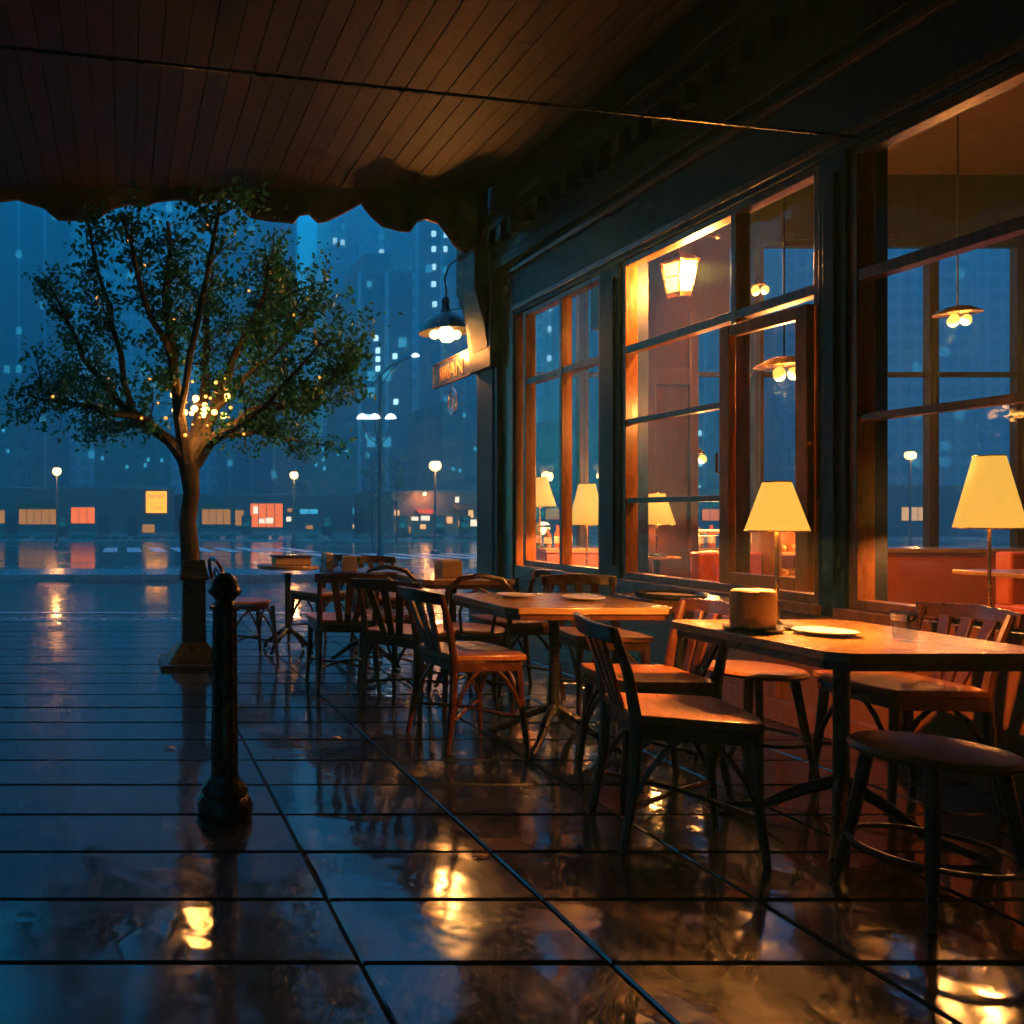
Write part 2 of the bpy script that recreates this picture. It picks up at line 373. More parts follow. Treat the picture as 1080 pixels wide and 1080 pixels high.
# wall below, piers, fascia
b = MB(); b.box(FX+.02, FX+.2, -6, 8.0, 0, SILL-.06)
cpart(b, 'base_wall', 'panel_wood')
b = MB()
for i in range(17):
    y0 = -5.6+i*.8
    if y0+.7 < 8: b.box(FX-.012, FX+.022, y0, y0+.1, .14, SILL-.14)
b.box(FX-.015, FX+.022, -6, 8.0, .0, .138); b.box(FX-.015, FX+.022, -6, 8.0, SILL-.138, SILL-.062)
cpart(b, 'panel_moulding', 'panel_wood')
edges = [(6.29, 6.55), (4.32, 4.49), (2.3, 2.55), (.2, .55), (-6, -1.6)]
for y0, y1 in edges:
    b = MB().box(FX-.03, FX+.2, y0, y1, SILL-.06, TOP)
    b.box(FX-.05, FX-.03, y0+.05, y1-.05, SILL+.1, TOP-.1)
    cpart(b, 'pier', 'navy_paint')
b = MB().box(FX-.03, FX+.2, -6, 8.0, TOP, 3.72)
cpart(b, 'fascia', 'navy_paint')
b = MB()
b.box(FX-.10, FX+.2, -6, 8.9, 3.72, 3.82); b.box(FX-.06, FX+.2, -6, 8.9, 3.82, 4.12); b.box(FX-.16, FX+.2, -6, 8.9, 4.12, 4.22); b.box(FX-.24, FX+.2, -6, 8.95, 4.22, 4.46)
yy = -5.9
while yy < 8.7: b.box(FX-.15, FX-.06, yy, yy+.1, 3.98, 4.12); yy += .24
cpart(b, 'cornice', 'dark_wood')
cpart(MB().box(FX-.05, FX+.2, -6, 8.0, 3.24, 3.29).box(FX-.07, FX-.03, -6, 8.0, 3.62, 3.66), 'drip_moulding', 'frame_wood')
# corner pillar with scrolled capital
b = MB(); b.box(FX-.05, FX+.28, 8.30, 8.78, 0, 3.2); b.box(FX-.11, FX+.3, 8.24, 8.84, 0, .35); b.box(FX-.08, FX+.29, 8.27, 8.81, .35, .42)
b.box(FX-.062, FX-.05, 8.38, 8.70, .55, 3.0)
cpart(b, 'corner_pillar', 'navy_paint', .01)
b = MB().box(FX, FX+.2, 8.0, 8.30, 0, 3.72).box(FX-.02, FX, 8.03, 8.1, .1, 3.6)
cpart(b, 'corner_post', 'frame_wood', .006)
prof = [(8.3, 2.75), (8.80, 2.75), (8.84, 3.05), (8.90, 3.3), (9.0, 3.5), (9.08, 3.56), (9.10, 3.66), (9.16, 3.70), (9.16, 4.1), (9.1, 4.2), (9.1, 4.44), (8.3, 4.44)]
cpart(MB().prism(prof, 'x', FX-.12, FX+.26), 'corbel', 'dark_wood', .012)
prof = [(FX-.12, 2.95), (FX-.16, 3.2), (FX-.22, 3.42), (FX-.26, 3.6), (FX-.26, 3.95), (FX-.30, 4.0), (FX-.30, 4.44), (FX-.12, 4.44)]
cpart(MB().prism(prof, 'y', 8.35, 8.72), 'capital', 'dark_wood', .012)
# room shell
b = MB().box(FX+.2, 11.2, -6, 9.0, 4.9, 5.1); b.box(11.0, 11.2, -6, 8.95, 0, 4.9); b.box(FX+.2, 11.0, -6.2, -6, 0, 4.9)
b.box(FX+.0, FX+.2, -6, 8.8, 4.46, 4.9)
cpart(b, 'room_shell', 'room_plaster', 0)
cpart(MB().box(FX+.2, 11, -6, 8.8, -.05, .12), 'room_floor', 'room_floor', 0)
# the upper storeys above the canopy
cpart(MB().box(FX-.05, 11.2, -6, 9.0, 5.1, 11), 'upper_wall', 'tower_brick', 0)
# end wall glazed to the street
b = MB(); ey0, ey1 = 8.72, 8.84
cpart(b.box(FX+.26, 11, ey0, ey1, 0, .70), 'end_base_wall', 'dark_wood')
cpart(MB().box(FX+.26, 11, ey0, ey1, 4.2, 4.9), 'end_lintel', 'dark_wood')
ends = [4.16, 5.0, 5.95, 6.9, 7.85, 8.8, 9.75, 10.95]

def make_pane(x0, x1, y0, y1, z0, z1, par):
    return cchild(MB().box(x0, x1, y0, y1, z0, z1), 'pane', 'window_glass', par, 0)
def front_window(y0, y1, verts, rails, mat='frame_wood', subs=()):
    b = MB(); t = .05; xa, xb = FX-.012, FX+.085
    b.box(xa, xb, y0, y0+t, SILL, TOP); b.box(xa, xb, y1-t, y1, SILL, TOP)
    b.box(xa+.003, xb-.003, y0+t, y1-t, SILL, SILL+t); b.box(xa+.003, xb-.003, y0+t, y1-t, TOP-t, TOP)
    b.box(xa+.006, xb-.006, y0+t, y1-t, TRAN-.025, TRAN+.035)
    for v in verts: b.box(xa+.002, xb-.002, v-.022, v+.022, SILL+t, TOP-t)
    for (r, ra, rb) in rails: b.box(xa+.012, xb-.012, ra, rb, r-.02, r+.02)
    o = cpart(b, 'window', mat, .004)
    s = cchild(MB().box(FX-.08, FX+.11, y0-.02, y1+.02, SILL-.058, SILL-.002), 'sill', mat, o)
    make_pane(FX+.035, FX+.041, y0+t, y1-t, SILL+t, TOP-t, o)
    o.matrix_parent_inverse = Matrix.Translation(-cafe_inv)
    return o
W1 = front_window(6.55, 7.84, [7.17], [])
W2 = front_window(4.49, 6.29, [5.14], [(1.95, 5.14, 6.24), (1.34, 5.14, 6.24)])
W3 = front_window(2.55, 4.32, [3.42], [(1.75, 2.6, 4.27)])
W4 = front_window(.55, 2.3, [1.4], []); W5 = front_window(-1.6, .2, [-.7], [])
# orange inner casement left ajar inside the second window
b = MB(); t = .075; L0 = .60
b.box(0, .05, 0, t, .80, 2.42); b.box(0, .05, L0-t, L0, .80, 2.42); b.box(.002, .048, t, L0-t, .80, .80+t); b.box(.002, .048, t, L0-t, 2.42-t, 2.42)
cs = cpart(b, 'casement', 'sash_wood', .006); cs.matrix_parent_inverse = Matrix()
cs.location = (FX-.066-cafe_inv.x, 4.52-cafe_inv.y, 0); cs.rotation_euler.z = math.radians(5)
cchild(MB().box(.022, .027, t, L0-t, .80+t, 2.42-t), 'pane', 'window_glass', cs, 0)
cchild(MB().tube([(-.02, L0-.04, 1.5), (-.05, L0-.04, 1.5), (-.05, L0-.04, 1.62)], .008), 'handle', 'brass', cs, 0)
for a, c in zip(ends[:-1], ends[1:]):
    b = MB(); xa, xb = a, c
    b.box(xa, xa+.05, ey0+.02, ey1-.02, .70, 4.2); b.box(xb-.05, xb, ey0+.022, ey1-.018, .70, 4.2)
    b.box(xa+.05, xb-.05, ey0+.02, ey1-.02, .70, .76); b.box(xa+.05, xb-.05, ey0+.02, ey1-.02, 4.13, 4.2); b.box(xa+.05, xb-.05, ey0+.024, ey1-.024, 2.72, 2.77)
    o = cpart(b, 'window', 'dark_wood', .004); make_pane(xa+.05, xb-.05, 8.778, 8.784, .76, 4.13, o)
# interior fixed timber: column and bulkhead
b = MB(); cx0, cx1 = at(683, 0, 7).x, at(731, 0, 7).x
b.box(cx0, cx1, 7, 7.4, .12, 4.9); b.box(cx0-.02, cx0+.05, 6.96, 7.0, .12, 3.0); b.box(cx1-.05, cx1+.02, 6.96, 7.0, .12, 3.0); b.box(cx0+.05, cx1-.05, 6.97, 7.0, 2.35, 2.5)
cpart(b, 'inner_column', 'dark_wood', .006)
bx0, bx1 = at(640, 0, 7.1).x, at(770, 0, 7.1).x
cpart(MB().box(bx0, bx1, 7.1, 7.35, 2.9, 4.9).box(bx0-.04, bx1+.04, 7.06, 7.1, 2.86, 2.95), 'bulkhead', 'dark_wood', .006)

cpart(MB().box(-4.2, FX-.05, -6.3, -5.95, 0, 4.9), 'rear_light_blocker', 'dark_wood')  # unseen wall added behind the camera to shut out blue light
# canopy
can = empty('canopy', (0, 4, 4.46), 0, 'dark plank canopy with scalloped valance reaching out over the pavement', 'canopy')
CI = Vector(can.location)
def kpart(mb, name, mat, bevel=.004):
    o = mb.build(name, mat, can, bevel); o.matrix_parent_inverse = Matrix.Translation(-CI); return o
CX0, CY0, CY1 = -3.3, -6, 8.05
b = MB(); x = CX0; r3 = random.Random(5)
while x < FX-.25:
    x2 = min(x+.17, FX-.25); dz = r3.uniform(0, .006); b.box(x+.003, x2-.003, CY0, CY1-.05, 4.462+dz, 4.50); x = x2
kpart(b, 'ceiling_planks', 'ceiling_wood', .003)
kpart(MB().box(CX0-.05, FX-.05, CY0, CY1+.02, 4.502, 4.58), 'roof', 'canvas_cloth')
b = MB()
for y in (1.2, -1.2, -3.6): b.box(CX0, FX-.25, y-.04, y+.04, 4.36, 4.460)
b.box(CX0, CX0+.08, CY0, CY1-.08, 4.33, 4.458)
kpart(b, 'beam', 'dark_wood')
for py_ in (2.85, 7.8): kpart(MB().tube([(-3.25, py_, 0), (-3.25, py_, 4.47)], .035, 12), 'post', 'black_iron', 0)
kpart(MB().tube([(-3.24, 2.852, 3.19), (.103, 3.5, 3.202), (2.68, 4.0, 3.21), (3.88, 4.233, 3.215)], .008, 6), 'cable', 'black_iron', 0)
tr = [(-175,215),(-150,224),(-110,206),(-85,212),(-62,231),(-30,236),(-8,214),(18,207),(45,216),(62,232),(98,236),(116,220),(135,212),(155,214),(165,211),(190,212),(204,217),(218,214),(240,206),(254,211),(266,226),(285,232),(308,237),(314,229),(325,227),(335,235),(345,232),(383,211),(392,225),(403,238),(420,245),(430,246),(437,236),(448,231),(465,234),(476,246),(482,254),(494,264),(506,256),(515,236)]
zt = 4.50; vs = []; fs = []; thick = .03; pts = []
for i in range(len(tr)-1):
    for k in range(4):
        t = k/4; pts.append((tr[i][0]*(1-t)+tr[i+1][0]*t, tr[i][1]*(1-t)+tr[i+1][1]*t))
pts.append(tr[-1])
NR = 5
for i, (px, py) in enumerate(pts):
    for r in range(NR+1):
        q = r/NR; wv = math.sin(px*.055)*.07*q + math.sin(px*.21)*.018*q
        yb = 8.05+wv; p = at(px, py, 8.05); z = zt + (p.z - zt)*q
        vs.append((p.x, yb, z)); vs.append((p.x, yb+thick, z))
st = 2*(NR+1)
for i in range(len(pts)-1):
    for r in range(NR):
        a = i*st+2*r; fs += [(a, a+2, a+st+2, a+st), (a+1, a+st+1, a+st+3, a+3)]
    a = i*st+2*NR; fs.append((a, a+1, a+st+1, a+st))
kpart(MB().add(vs, fs), 'valance', 'canvas_cloth', 0)
vs = [(p[0], p[1]-.012, p[2]) for p in []]
b = MB(); b.tube([Vector((at(px, py, 8.05).x, 8.05+math.sin(px*.055)*.07+.015, at(px, py, 8.05).z)) for px, py in pts], .012, 6)
kpart(b, 'valance_lit_rim', 'panel_wood', 0)  # orange cord standing in for warm light along the valance edge
# side valance along the pavement edge
b = MB(); n = 120; vs = []; fs = []
for i in range(n+1):
    y = CY0 + (CY1-CY0)*i/n; h = .22+.13*math.sin(y*3.9)
    vs += [(CX0-.04, y, 4.5), (CX0-.07, y, 4.5), (CX0-.04, y, 4.46-h), (CX0-.07, y, 4.46-h)]
for i in range(n): a = i*4; fs += [(a, a+2, a+6, a+4), (a+1, a+5, a+7, a+3), (a+2, a+3, a+7, a+6)]
kpart(b.add(vs, fs), 'side_valance', 'canvas_cloth', 0)

# ------------------------------------------------------------------ pendant lamp on gooseneck at the corner
px_, pyy = 470, 9.35
c = at(470, 350, pyy)
pl = empty('pendant_lamp', (c.x, c.y, c.z), 0, 'black dome pendant lamp glowing on a gooseneck at the café corner', 'lamp')
R_ = .30
b = MB().lathe([(.03, .40), (.045, .36), (.04, .30), (.055, .25), (.07, .22), (.15, .185), (.235, .11), (.285, .03), (.305, .0), (.298, -.004), (.275, .028), (.225, .10), (.14, .17), (.02, .21)], n=36, cap=False)
b.build('shade', 'black_iron', pl)
MB().tube([(0, 0, .36), (.01, 0, .46), (-.012, 0, .62), (.03, -.02, .76), (.10, -.06, .82), (.16, -.12, .80), (.22, -.2, .74)], .011, 8).build('gooseneck', 'black_iron', pl)
b = MB().tube([(.04, 0, .25), (.5, -.45, .23), (.62, -.62, .23)], .007, 6).tube([(.29, 0, .03), (.5, -.4, .02), (.62, -.62, .02)], .006, 6)
b.build('tie_rod', 'brass', pl)
for dx, dy, dz, r in ((0, 0, -.015, .085), (-.13, 0, -.03, .05), (.13, .02, -.03, .05), (0, -.1, -.09, .05), (.03, .08, -.05, .055)):
    MB().lathe([(r*math.sin(a), -r*math.cos(a)) for a in [PI*i/10 for i in range(1, 10)]], (dx, dy, dz), 16).build('bulb', 'bulb_glow', pl)
lamp_light('pendant_light', (0, 0, -.22), 30, .12, (1, .50, .15), pl)

# hanging sign board
s0 = at(457, 392, 10.1); s1 = at(500, 371, 8.96)
sg = empty('hanging_sign', (FX-.02, 9.5, 2.93), 0, 'slim hanging name board below the dome lamp beside the corner pillar', 'sign')
MB().box(-.012, .012, -.50, .54, -.13, .13).build('board', 'charcoal_slate', sg, .004)
MB().box(-.018, .018, -.52, .56, -.15, -.132).box(-.018, .018, -.52, .56, .132, .15).box(-.018, .018, -.535, -.502, -.15, .15).box(-.018, .018, .542, .56, -.15, .15).build('board_frame', 'dark_wood', sg, .002)
MB().tube([(0, -.55, -.1), (0, -.55, .2), (0, -.68, .2)], .01, 6).tube([(0, -.72, .10), (0, -.5, .12)], .008, 6).build('bracket', 'brass', sg)
def text_part(body, size, loc, rot, mat, parent, name='lettering'):
    cu = bpy.data.curves.new(name, 'FONT'); cu.body = body; cu.size = size; cu.extrude = .004; cu.align_x = 'CENTER'; cu.align_y = 'CENTER'
    o = bpy.data.objects.new(name, cu); COL.objects.link(o)
    dg = bpy.context.evaluated_depsgraph_get(); me = bpy.data.meshes.new_from_object(o.evaluated_get(dg))
    bpy.data.objects.remove(o); bpy.data.curves.remove(cu)
    me.materials.clear(); me.materials.append(MATS[mat]); o = bpy.data.objects.new(name, me); COL.objects.link(o)
    o.location = loc; o.rotation_euler = rot; o.parent = parent; return o
t = text_part('IIIIAN', .25, (-.016, 0, -.02), (PI/2, 0, -PI/2), 'room_plaster', sg); t.scale = (1.15, 1, 1)
MB().lathe([(.0, -.012), (.13, -.012), (.13, .012), (.0, .012)], n=28, cap=False)
em = MB()
ring = [(0, .13*math.cos(a), .15*math.sin(a)-.38) for a in [2*PI*i/28 for i in range(28)]]
em.tube(ring, .008, 6, closed=True); ring = [(0, .095*math.cos(a), .11*math.sin(a)-.38) for a in [2*PI*i/28 for i in range(28)]]; em.tube(ring, .005, 6, closed=True)
em.tube([(0, 0, -.30), (0, .03, -.36), (0, 0, -.46), (0, -.03, -.36), (0, 0, -.30)], .006, 6); em.tube([(0, 0, -.15), (0, 0, -.24)], .004, 6)
em.build('emblem_ring', 'brushed_steel', sg)

# ------------------------------------------------------------------ furniture
def arch(p0, p1, peak, n=8):
    p0 = Vector(p0); p1 = Vector(p1); peak = Vector(peak)
    return [(p0*(1-t)**2 + peak*2*t*(1-t) + p1*t*t) for t in [i/n for i in range(n+1)]]
def chair_common(root, seat_round=False):
    if seat_round:
        MB().lathe([(.17, .475), (.205, .480), (.215, .492), (.205, .505), (.16, .508)], n=30).build('seat', 'seat_wood', root)
        MB().lathe([(.185, .44), (.195, .44), (.198, .474), (.185, .474)], n=30, cap=False).build('seat_frame', 'chair_wood', root)
    else:
        b = MB(); b.prism([(-.20,-.20),(.20,-.20),(.225,.10),(.22,.20),(.12,.225),(-.12,.225),(-.22,.20),(-.225,.10)], 'z', .475, .508)
        b.build('seat', 'seat_wood', root, .008, seg=3)
        MB().box(-.185, .185, .165, .19, .42, .474).box(-.185, .185, -.19, -.165, .42, .474).box(-.205, -.18, -.19, .19, .42, .474).box(.18, .205, -.19, .19, .42, .474).build('seat_frame', 'chair_wood', root, .003)
    for s in (-1, 1):
        MB().tube([(s*.185, .17, .47), (s*.195, .185, .25), (s*.212, .21, 0)], [.021, .018, .013], 8).build('leg', 'chair_wood', root)
    b = MB()
    b.tube(arch((-.2, .195, .20), (.2, .195, .20), (0, .17, .68)), .010, 6)
    for s in (-1, 1): b.tube(arch((s*.202, .19, .20), (s*.2, -.2, .20), (s*.19, 0, .68)), .010, 6)
    b.build('bentwood_brace', 'chair_wood', root)
    b = MB().tube([(-.205, .19, .17), (0, .0, .18), (.205, -.2, .17)], .010, 6).tube([(.205, .19, .172), (.0, .0, .19), (-.205, -.2, .172)], .010, 6)
    b.build('stretcher', 'chair_wood', root)
def slat_chair():
    r = empty('cafe_chair', (0,0,0))
    chair_common(r)
    for s in (-1, 1):
        MB().tube([(s*.205, -.235, 0), (s*.19, -.195, .25), (s*.185, -.185, .48), (s*.19, -.215, .66), (s*.20, -.265, .82)], [.014, .019, .022, .018, .015], 8).build('leg', 'chair_wood', r)
    b = MB(); n = 12; vs = []; 
    for i in range(n+1):
        x = -.235+.47*i/n; yb = -.255-.045*(1-(x/.235)**2); h = .052-.012*abs(x/.235)
        vs += [(x, yb, .79-.02), (x, yb-.022, .79-.02), (x, yb-.012, .79+h), (x, yb-.034, .79+h)]
    fs = [(0,1,3,2), (n*4, n*4+2, n*4+3, n*4+1)]
    for i in range(n): a = i*4; fs += [(a, a+4, a+5, a+1), (a+2, a+3, a+7, a+6), (a, a+2, a+6, a+4), (a+1, a+5, a+7, a+3)]
    b.add(vs, fs); b.build('crest_rail', 'chair_wood', r, .005)
    for x0, x1 in ((-.05, -.105), (0, 0), (.05, .105)):
        M = None; b = MB(); wd = .021
        b.add([(x0-wd,-.185,.49),(x0+wd,-.185,.49),(x0+wd,-.200,.49),(x0-wd,-.200,.49),
               (x1-wd*1.2,-.275,.785),(x1+wd*1.2,-.275,.785),(x1+wd*1.2,-.291,.785),(x1-wd*1.2,-.291,.785)], [(0,3,2,1),(4,5,6,7),(0,1,5,4),(1,2,6,5),(2,3,7,6),(3,0,4,7)])
        b.build('slat', 'chair_wood', r, .003)
    return r
def hoop_chair():
    r = empty('bentwood_chair', (0,0,0))
    chair_common(r, True)
    P = [(.2,-.235,0), (.185,-.2,.25), (.178,-.185,.48), (.195,-.225,.64), (.185,-.26,.76), (.12,-.285,.835), (0,-.295,.86)]
    pts = P + [(-x, y, z) for x, y, z in P[-2::-1]]
    MB().tube(pts, .0165, 8).build('back_hoop', 'chair_wood', r)
    P = [(.09,-.185,.49), (.105,-.21,.62), (.085,-.25,.73), (0,-.265,.775)]
    MB().tube(P + [(-x, y, z) for x, y, z in P[-2::-1]], .010, 8).build('inner_hoop', 'chair_wood', r)
    return r
def stool():
    r = empty('low_stool', (0,0,0))
    MB().lathe([(.16, .47), (.195, .476), (.205, .49), (.195, .505), (.15, .508)], n=30).build('seat', 'seat_wood', r)
    for a in (45, 135, 225, 315):
        c_, s_ = math.cos(math.radians(a)), math.sin(math.radians(a))
        MB().tube([(c_*.15, s_*.15, .47), (c_*.19, s_*.19, .22), (c_*.235, s_*.235, 0)], [.019, .017, .012], 8).build('leg', 'chair_wood', r)
    pts = [(.2*math.cos(a), .2*math.sin(a), .18) for a in [2*PI*i/24 for i in range(24)]]
    MB().tube(pts, .009, 6, closed=True).build('stretcher', 'chair_wood', r)
    return r
protos = {}
def place(kind, x, y, face, label, cat='chair', group='chairs on the wet terrace'):
    """face = heading of the front of the seat, degrees from +Y, clockwise"""
    if kind not in protos: o = {'slat': slat_chair, 'hoop': hoop_chair, 'stool': stool}[kind](); protos[kind] = o
    else: o = copy_tree(protos[kind])
    o.location = (x, y, .002); o.rotation_euler = (0, 0, -math.radians(face)); tag(o, label, cat, group); return o
place('hoop', 1.04, 6.85, 80, 'bentwood hoop chair at far left, just behind the black bollard')
place('slat', 1.86, 7.62, -115, 'slat back chair behind the small round table at far left')
place('slat', 1.55, 5.72, 4, 'slat back chair with its back to us, left of the chair cluster', )
place('slat', 2.33, 7.25, 176, 'chair facing us across the far table, only its dark oval crest showing')
place('hoop', 1.98, 6.0, 20, 'curved hoop back chair tucked at the middle far table with the paper box')
place('slat', 1.80, 5.10, 48, 'slat back chair turned away, between the left and the front centre chairs')
place('slat', 1.87, 4.38, 82, 'slat back chair with lit seat pushed to left side of the centre table')
place('hoop', 2.24, 5.22, 10, 'thin hoop back chair just behind the centre table, left side')
place('slat', 2.72, 5.62, -92, 'slat back chair right of the napkin holder table, near the corner')
place('slat', 2.95, 5.0, 186, 'slat back chair behind the centre table under the twin lamp window')
place('slat', 2.42, 3.72, -84, 'orange lit seat chair right of the centre table, its back to the wall')
place('slat', 2.11, 3.08, 106, 'nearest chair, lit orange seat, drawn up to the right hand table')
place('stool', 3.02, 3.86, 0, 'round orange stool behind the right hand lamp table', 'stool', 'stools by the lamp table')
place('slat', 3.42, 3.55, -86, 'chair at the wall end of the lamp table, under the right window')
place('stool', 2.56, 2.55, 0, 'round stool nearest the camera at the right edge, in front of lamp table', 'stool', 'stools by the lamp table')

def table(kind, x, y, wx, wy, label, rz=0, top='table_wood', foot=.34):
    t = empty('cafe_table', (x, y, .002), rz, label, 'table', 'tables on the wet terrace')
    if kind == 'round':
        MB().lathe([(wx*.96, .742), (wx, .75), (wx, .768), (wx*.985, .775)], n=40).build('tabletop', top, t)
    else:
        c_ = .05; p = [(-wx+c_,-wy),(wx-c_,-wy),(wx,-wy+c_),(wx,wy-c_),(wx-c_,wy),(-wx+c_,wy),(-wx,wy-c_),(-wx,-wy+c_)]
        MB().prism(p, 'z', .742, .775).build('tabletop', top, t, .004)
        MB().prism([(a*.965, b_*.965) for a, b_ in p], 'z', .712, .7415).build('table_rim', 'chair_wood', t, .003)
    MB().lathe([(.055, .705), (.03, .69), (.026, .62), (.026, .22), (.036, .19), (.036, .16)], n=20).build('column', 'black_iron', t)
    for i in range(4):
        a = PI/4 + i*PI/2; u = Vector((math.cos(a), math.sin(a), 0))
        pts = [u*.02+Vector((0,0,.2)), u*.12+Vector((0,0,.145)), u*.23+Vector((0,0,.06)), u*foot*.94+Vector((0,0,.018)), u*foot+Vector((0,0,.014))]
        MB().tube(pts, [.024, .022, .018, .015, .012], 8).build('foot', 'black_iron', t)
    return t
table('round', 1.47, 7.2, .27, .27, 'small round table at the far left of the terrace, near the kerb', foot=.26)
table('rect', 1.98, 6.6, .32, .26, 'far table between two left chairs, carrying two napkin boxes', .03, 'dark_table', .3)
table('rect', 2.42, 5.92, .32, .34, 'bright wooden table by the corner pillar with a napkin holder on it', 0, foot=.3)
table('rect', 2.32, 4.34, .42, .37, 'centre wooden table with two white plates, warm lit top', 0)
table('rect', 2.78, 3.12, .40, .43, 'large right hand table carrying the tall yellow lamp', 0, foot=.4)
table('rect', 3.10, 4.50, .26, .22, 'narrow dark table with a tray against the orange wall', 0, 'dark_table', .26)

TZ = .778
def plate(x, y, r, label, z=TZ):
    o = MB().lathe([(.35*r, 0), (.55*r, .002), (.95*r, .013), (r, .016), (r*.98, .019), (.6*r, .007), (.0001, .006)], n=36).build('plate', 'porcelain'); o.location = (x, y, z)
    tag(o, label, 'plate', 'plates on the tables'); 
def coaster(x, y, r, label, z=TZ):
    pass
plate(2.17, 4.46, .10, 'white plate at left on the centre table')
plate(2.47, 4.33, .105, 'white plate near the right end of the centre table')
plate(2.70, 3.10, .10, 'white plate nearest the front on the lamp table')
tray = empty('tray', (3.02, 4.45, TZ), 0, 'dark round tray with a pale rim on the narrow wall table', 'tray')
MB().lathe([(.14, 0), (.165, .006), (.175, .028), (.168, .028), (.155, .010), (.0001, .008)], n=36).build('dish', 'charcoal_slate', tray)
MB().lathe([(.0001, .012), (.10, .012), (.12, .016), (.0001, .02)], n=30, cap=False).build('mat', 'kraft_card', tray)
def napkin_box(x, y, w_, d_, h, rz, label, mat='kraft_card', z=TZ):
    r = empty('napkin_holder', (x, y, z), rz, label, 'napkin holder', 'napkin holders on the tables')
    b = MB().box(-w_, w_, -d_, -d_+.006, .006, h).box(-w_, w_, d_-.006, d_, .006, h).box(-w_, w_, -d_, d_, 0, .005).box(-w_-.004, -w_, -d_, d_, 0, h*.8)
    b.build('case', 'brushed_steel' if mat == 'steel' else mat, r, .002)
    b = MB()
    for i in range(7): yy = -d_+.012+i*(2*d_-.024)/7; b.box(-w_+.006, w_-.006, yy, yy+(2*d_-.024)/7*.8, .008, h+.012-(i % 3)*.004)
    b.build('napkins', 'paper', r, .001)
napkin_box(1.66, 6.55, .035, .04, .13, .3, 'steel napkin holder on the left end of the far table', 'steel')
napkin_box(1.82, 6.48, .055, .035, .11, -.1, 'tan card napkin box in the middle of the far table')
napkin_box(2.36, 5.85, .075, .055, .115, .15, 'square napkin holder on the table by the corner pillar', 'kraft_card')
MBt = empty('menu_stand', (1.50, 7.2, TZ), .1, 'low dark menu box with lit front on the small round table', 'box')
MB().box(-.16, .16, -.07, .07, .0, .07).build('case', 'kraft_card', MBt, .006); MB().box(-.175, .175, -.085, .085, .071, .088).build('lid', 'charcoal_slate', MBt, .006)
# bread caddy on the lamp table
bc = empty('bread_caddy', (2.50, 3.20, TZ), .1, 'amber rounded paper caddy on a dark saucer beside the lamp', 'caddy')
MB().lathe([(.07, 0), (.095, .004), (.10, .016), (.092, .018), (.0001, .012)], n=30).build('saucer', 'charcoal_slate', bc)
b = MB(); n = 40; vs = []; 
lv = [(.075, .018), (.079, .06), (.078, .13), (.074, .158), (.066, .165)]
for r_, z_ in lv:
    for j in range(n):
        a = 2*PI*j/n; rr = r_*(1+.035*abs(math.sin(a*4)))
        vs.append((rr*math.cos(a)*1.02, rr*math.sin(a)*.85, z_))
fs = [tuple(range((len(lv)-1)*n, len(lv)*n))]
for i in range(len(lv)-1):
    for j in range(n): fs.append((i*n+j, i*n+(j+1) % n, (i+1)*n+(j+1) % n, (i+1)*n+j))
b.add(vs, fs); b.build('paper_wrap', 'kraft_card', bc, 0)
# water glass / tumbler
tg = empty('tumbler', (2.86, 2.95, TZ), 0, 'clear tumbler with steel band at the right end of the lamp table', 'glass')
MB().lathe([(.030, 0), (.034, .004), (.038, .11), (.036, .11), (.031, .012), (.0001, .010)], n=28).build('glass_body', 'clear_glass', tg)
MB().lathe([(.0386, .075), (.0392, .075), (.0396, .1), (.0388, .1)], n=28, cap=False).build('band', 'brushed_steel', tg)

def table_lamp(x, y, z, h, w_, sh, label, energy=9, cat='lamp'):
    r = empty('table_lamp', (x, y, z), 0, label, cat, 'yellow shaded table lamps')
    MB().lathe([(.07, 0), (.075, .006), (.07, .012), (.02, .016), (.012, .03)], n=28).build('base', 'black_iron', r)
    MB().tube([(0,0,.02), (0,0,.12), (0,0,h-sh*.4)], [.010, .0075, .0065], 10).build('stem', 'brass', r)
    k = 48; w2 = w_*.44; vs = []; fs = []
    for zz, rr in ((h-sh, w_), (h-sh*.5, (w_+w2)/2), (h, w2)):
        for j in range(k): a = 2*PI*j/k; q = rr*(1+.012*(j % 2)); vs.append((q*math.cos(a), q*math.sin(a), zz))
    for i in range(2):
        for j in range(k): fs.append((i*k+j, i*k+(j+1) % k, (i+1)*k+(j+1) % k, (i+1)*k+j))
    o = MB().add(vs, fs).build('lamp_shade', 'shade_glow', r); m = o.modifiers.new('s', 'SOLIDIFY'); m.thickness = .003
    b = MB()
    for zz, rr in ((h-sh, w_*1.004), (h, w2*1.01)): b.tube([(rr*math.cos(2*PI*j/32), rr*math.sin(2*PI*j/32), zz) for j in range(32)], .003, 5, closed=True)
    b.build('shade_trim', 'brass', r)
    MB().lathe([(.028*math.sin(a), -.034*math.cos(a)) for a in [PI*i/10 for i in range(1, 10)]], (0, 0, h-sh*.5), 14).build('bulb', 'bulb_glow', r)
    lamp_light('lamp_light', (0, 0, h-sh*.86), energy*3.2, .03, (1, .48, .16), r)
    return r
table_lamp(2.66, 3.28, TZ, .595, .105, .20, 'tall yellow lamp standing on the right hand terrace table', 11)

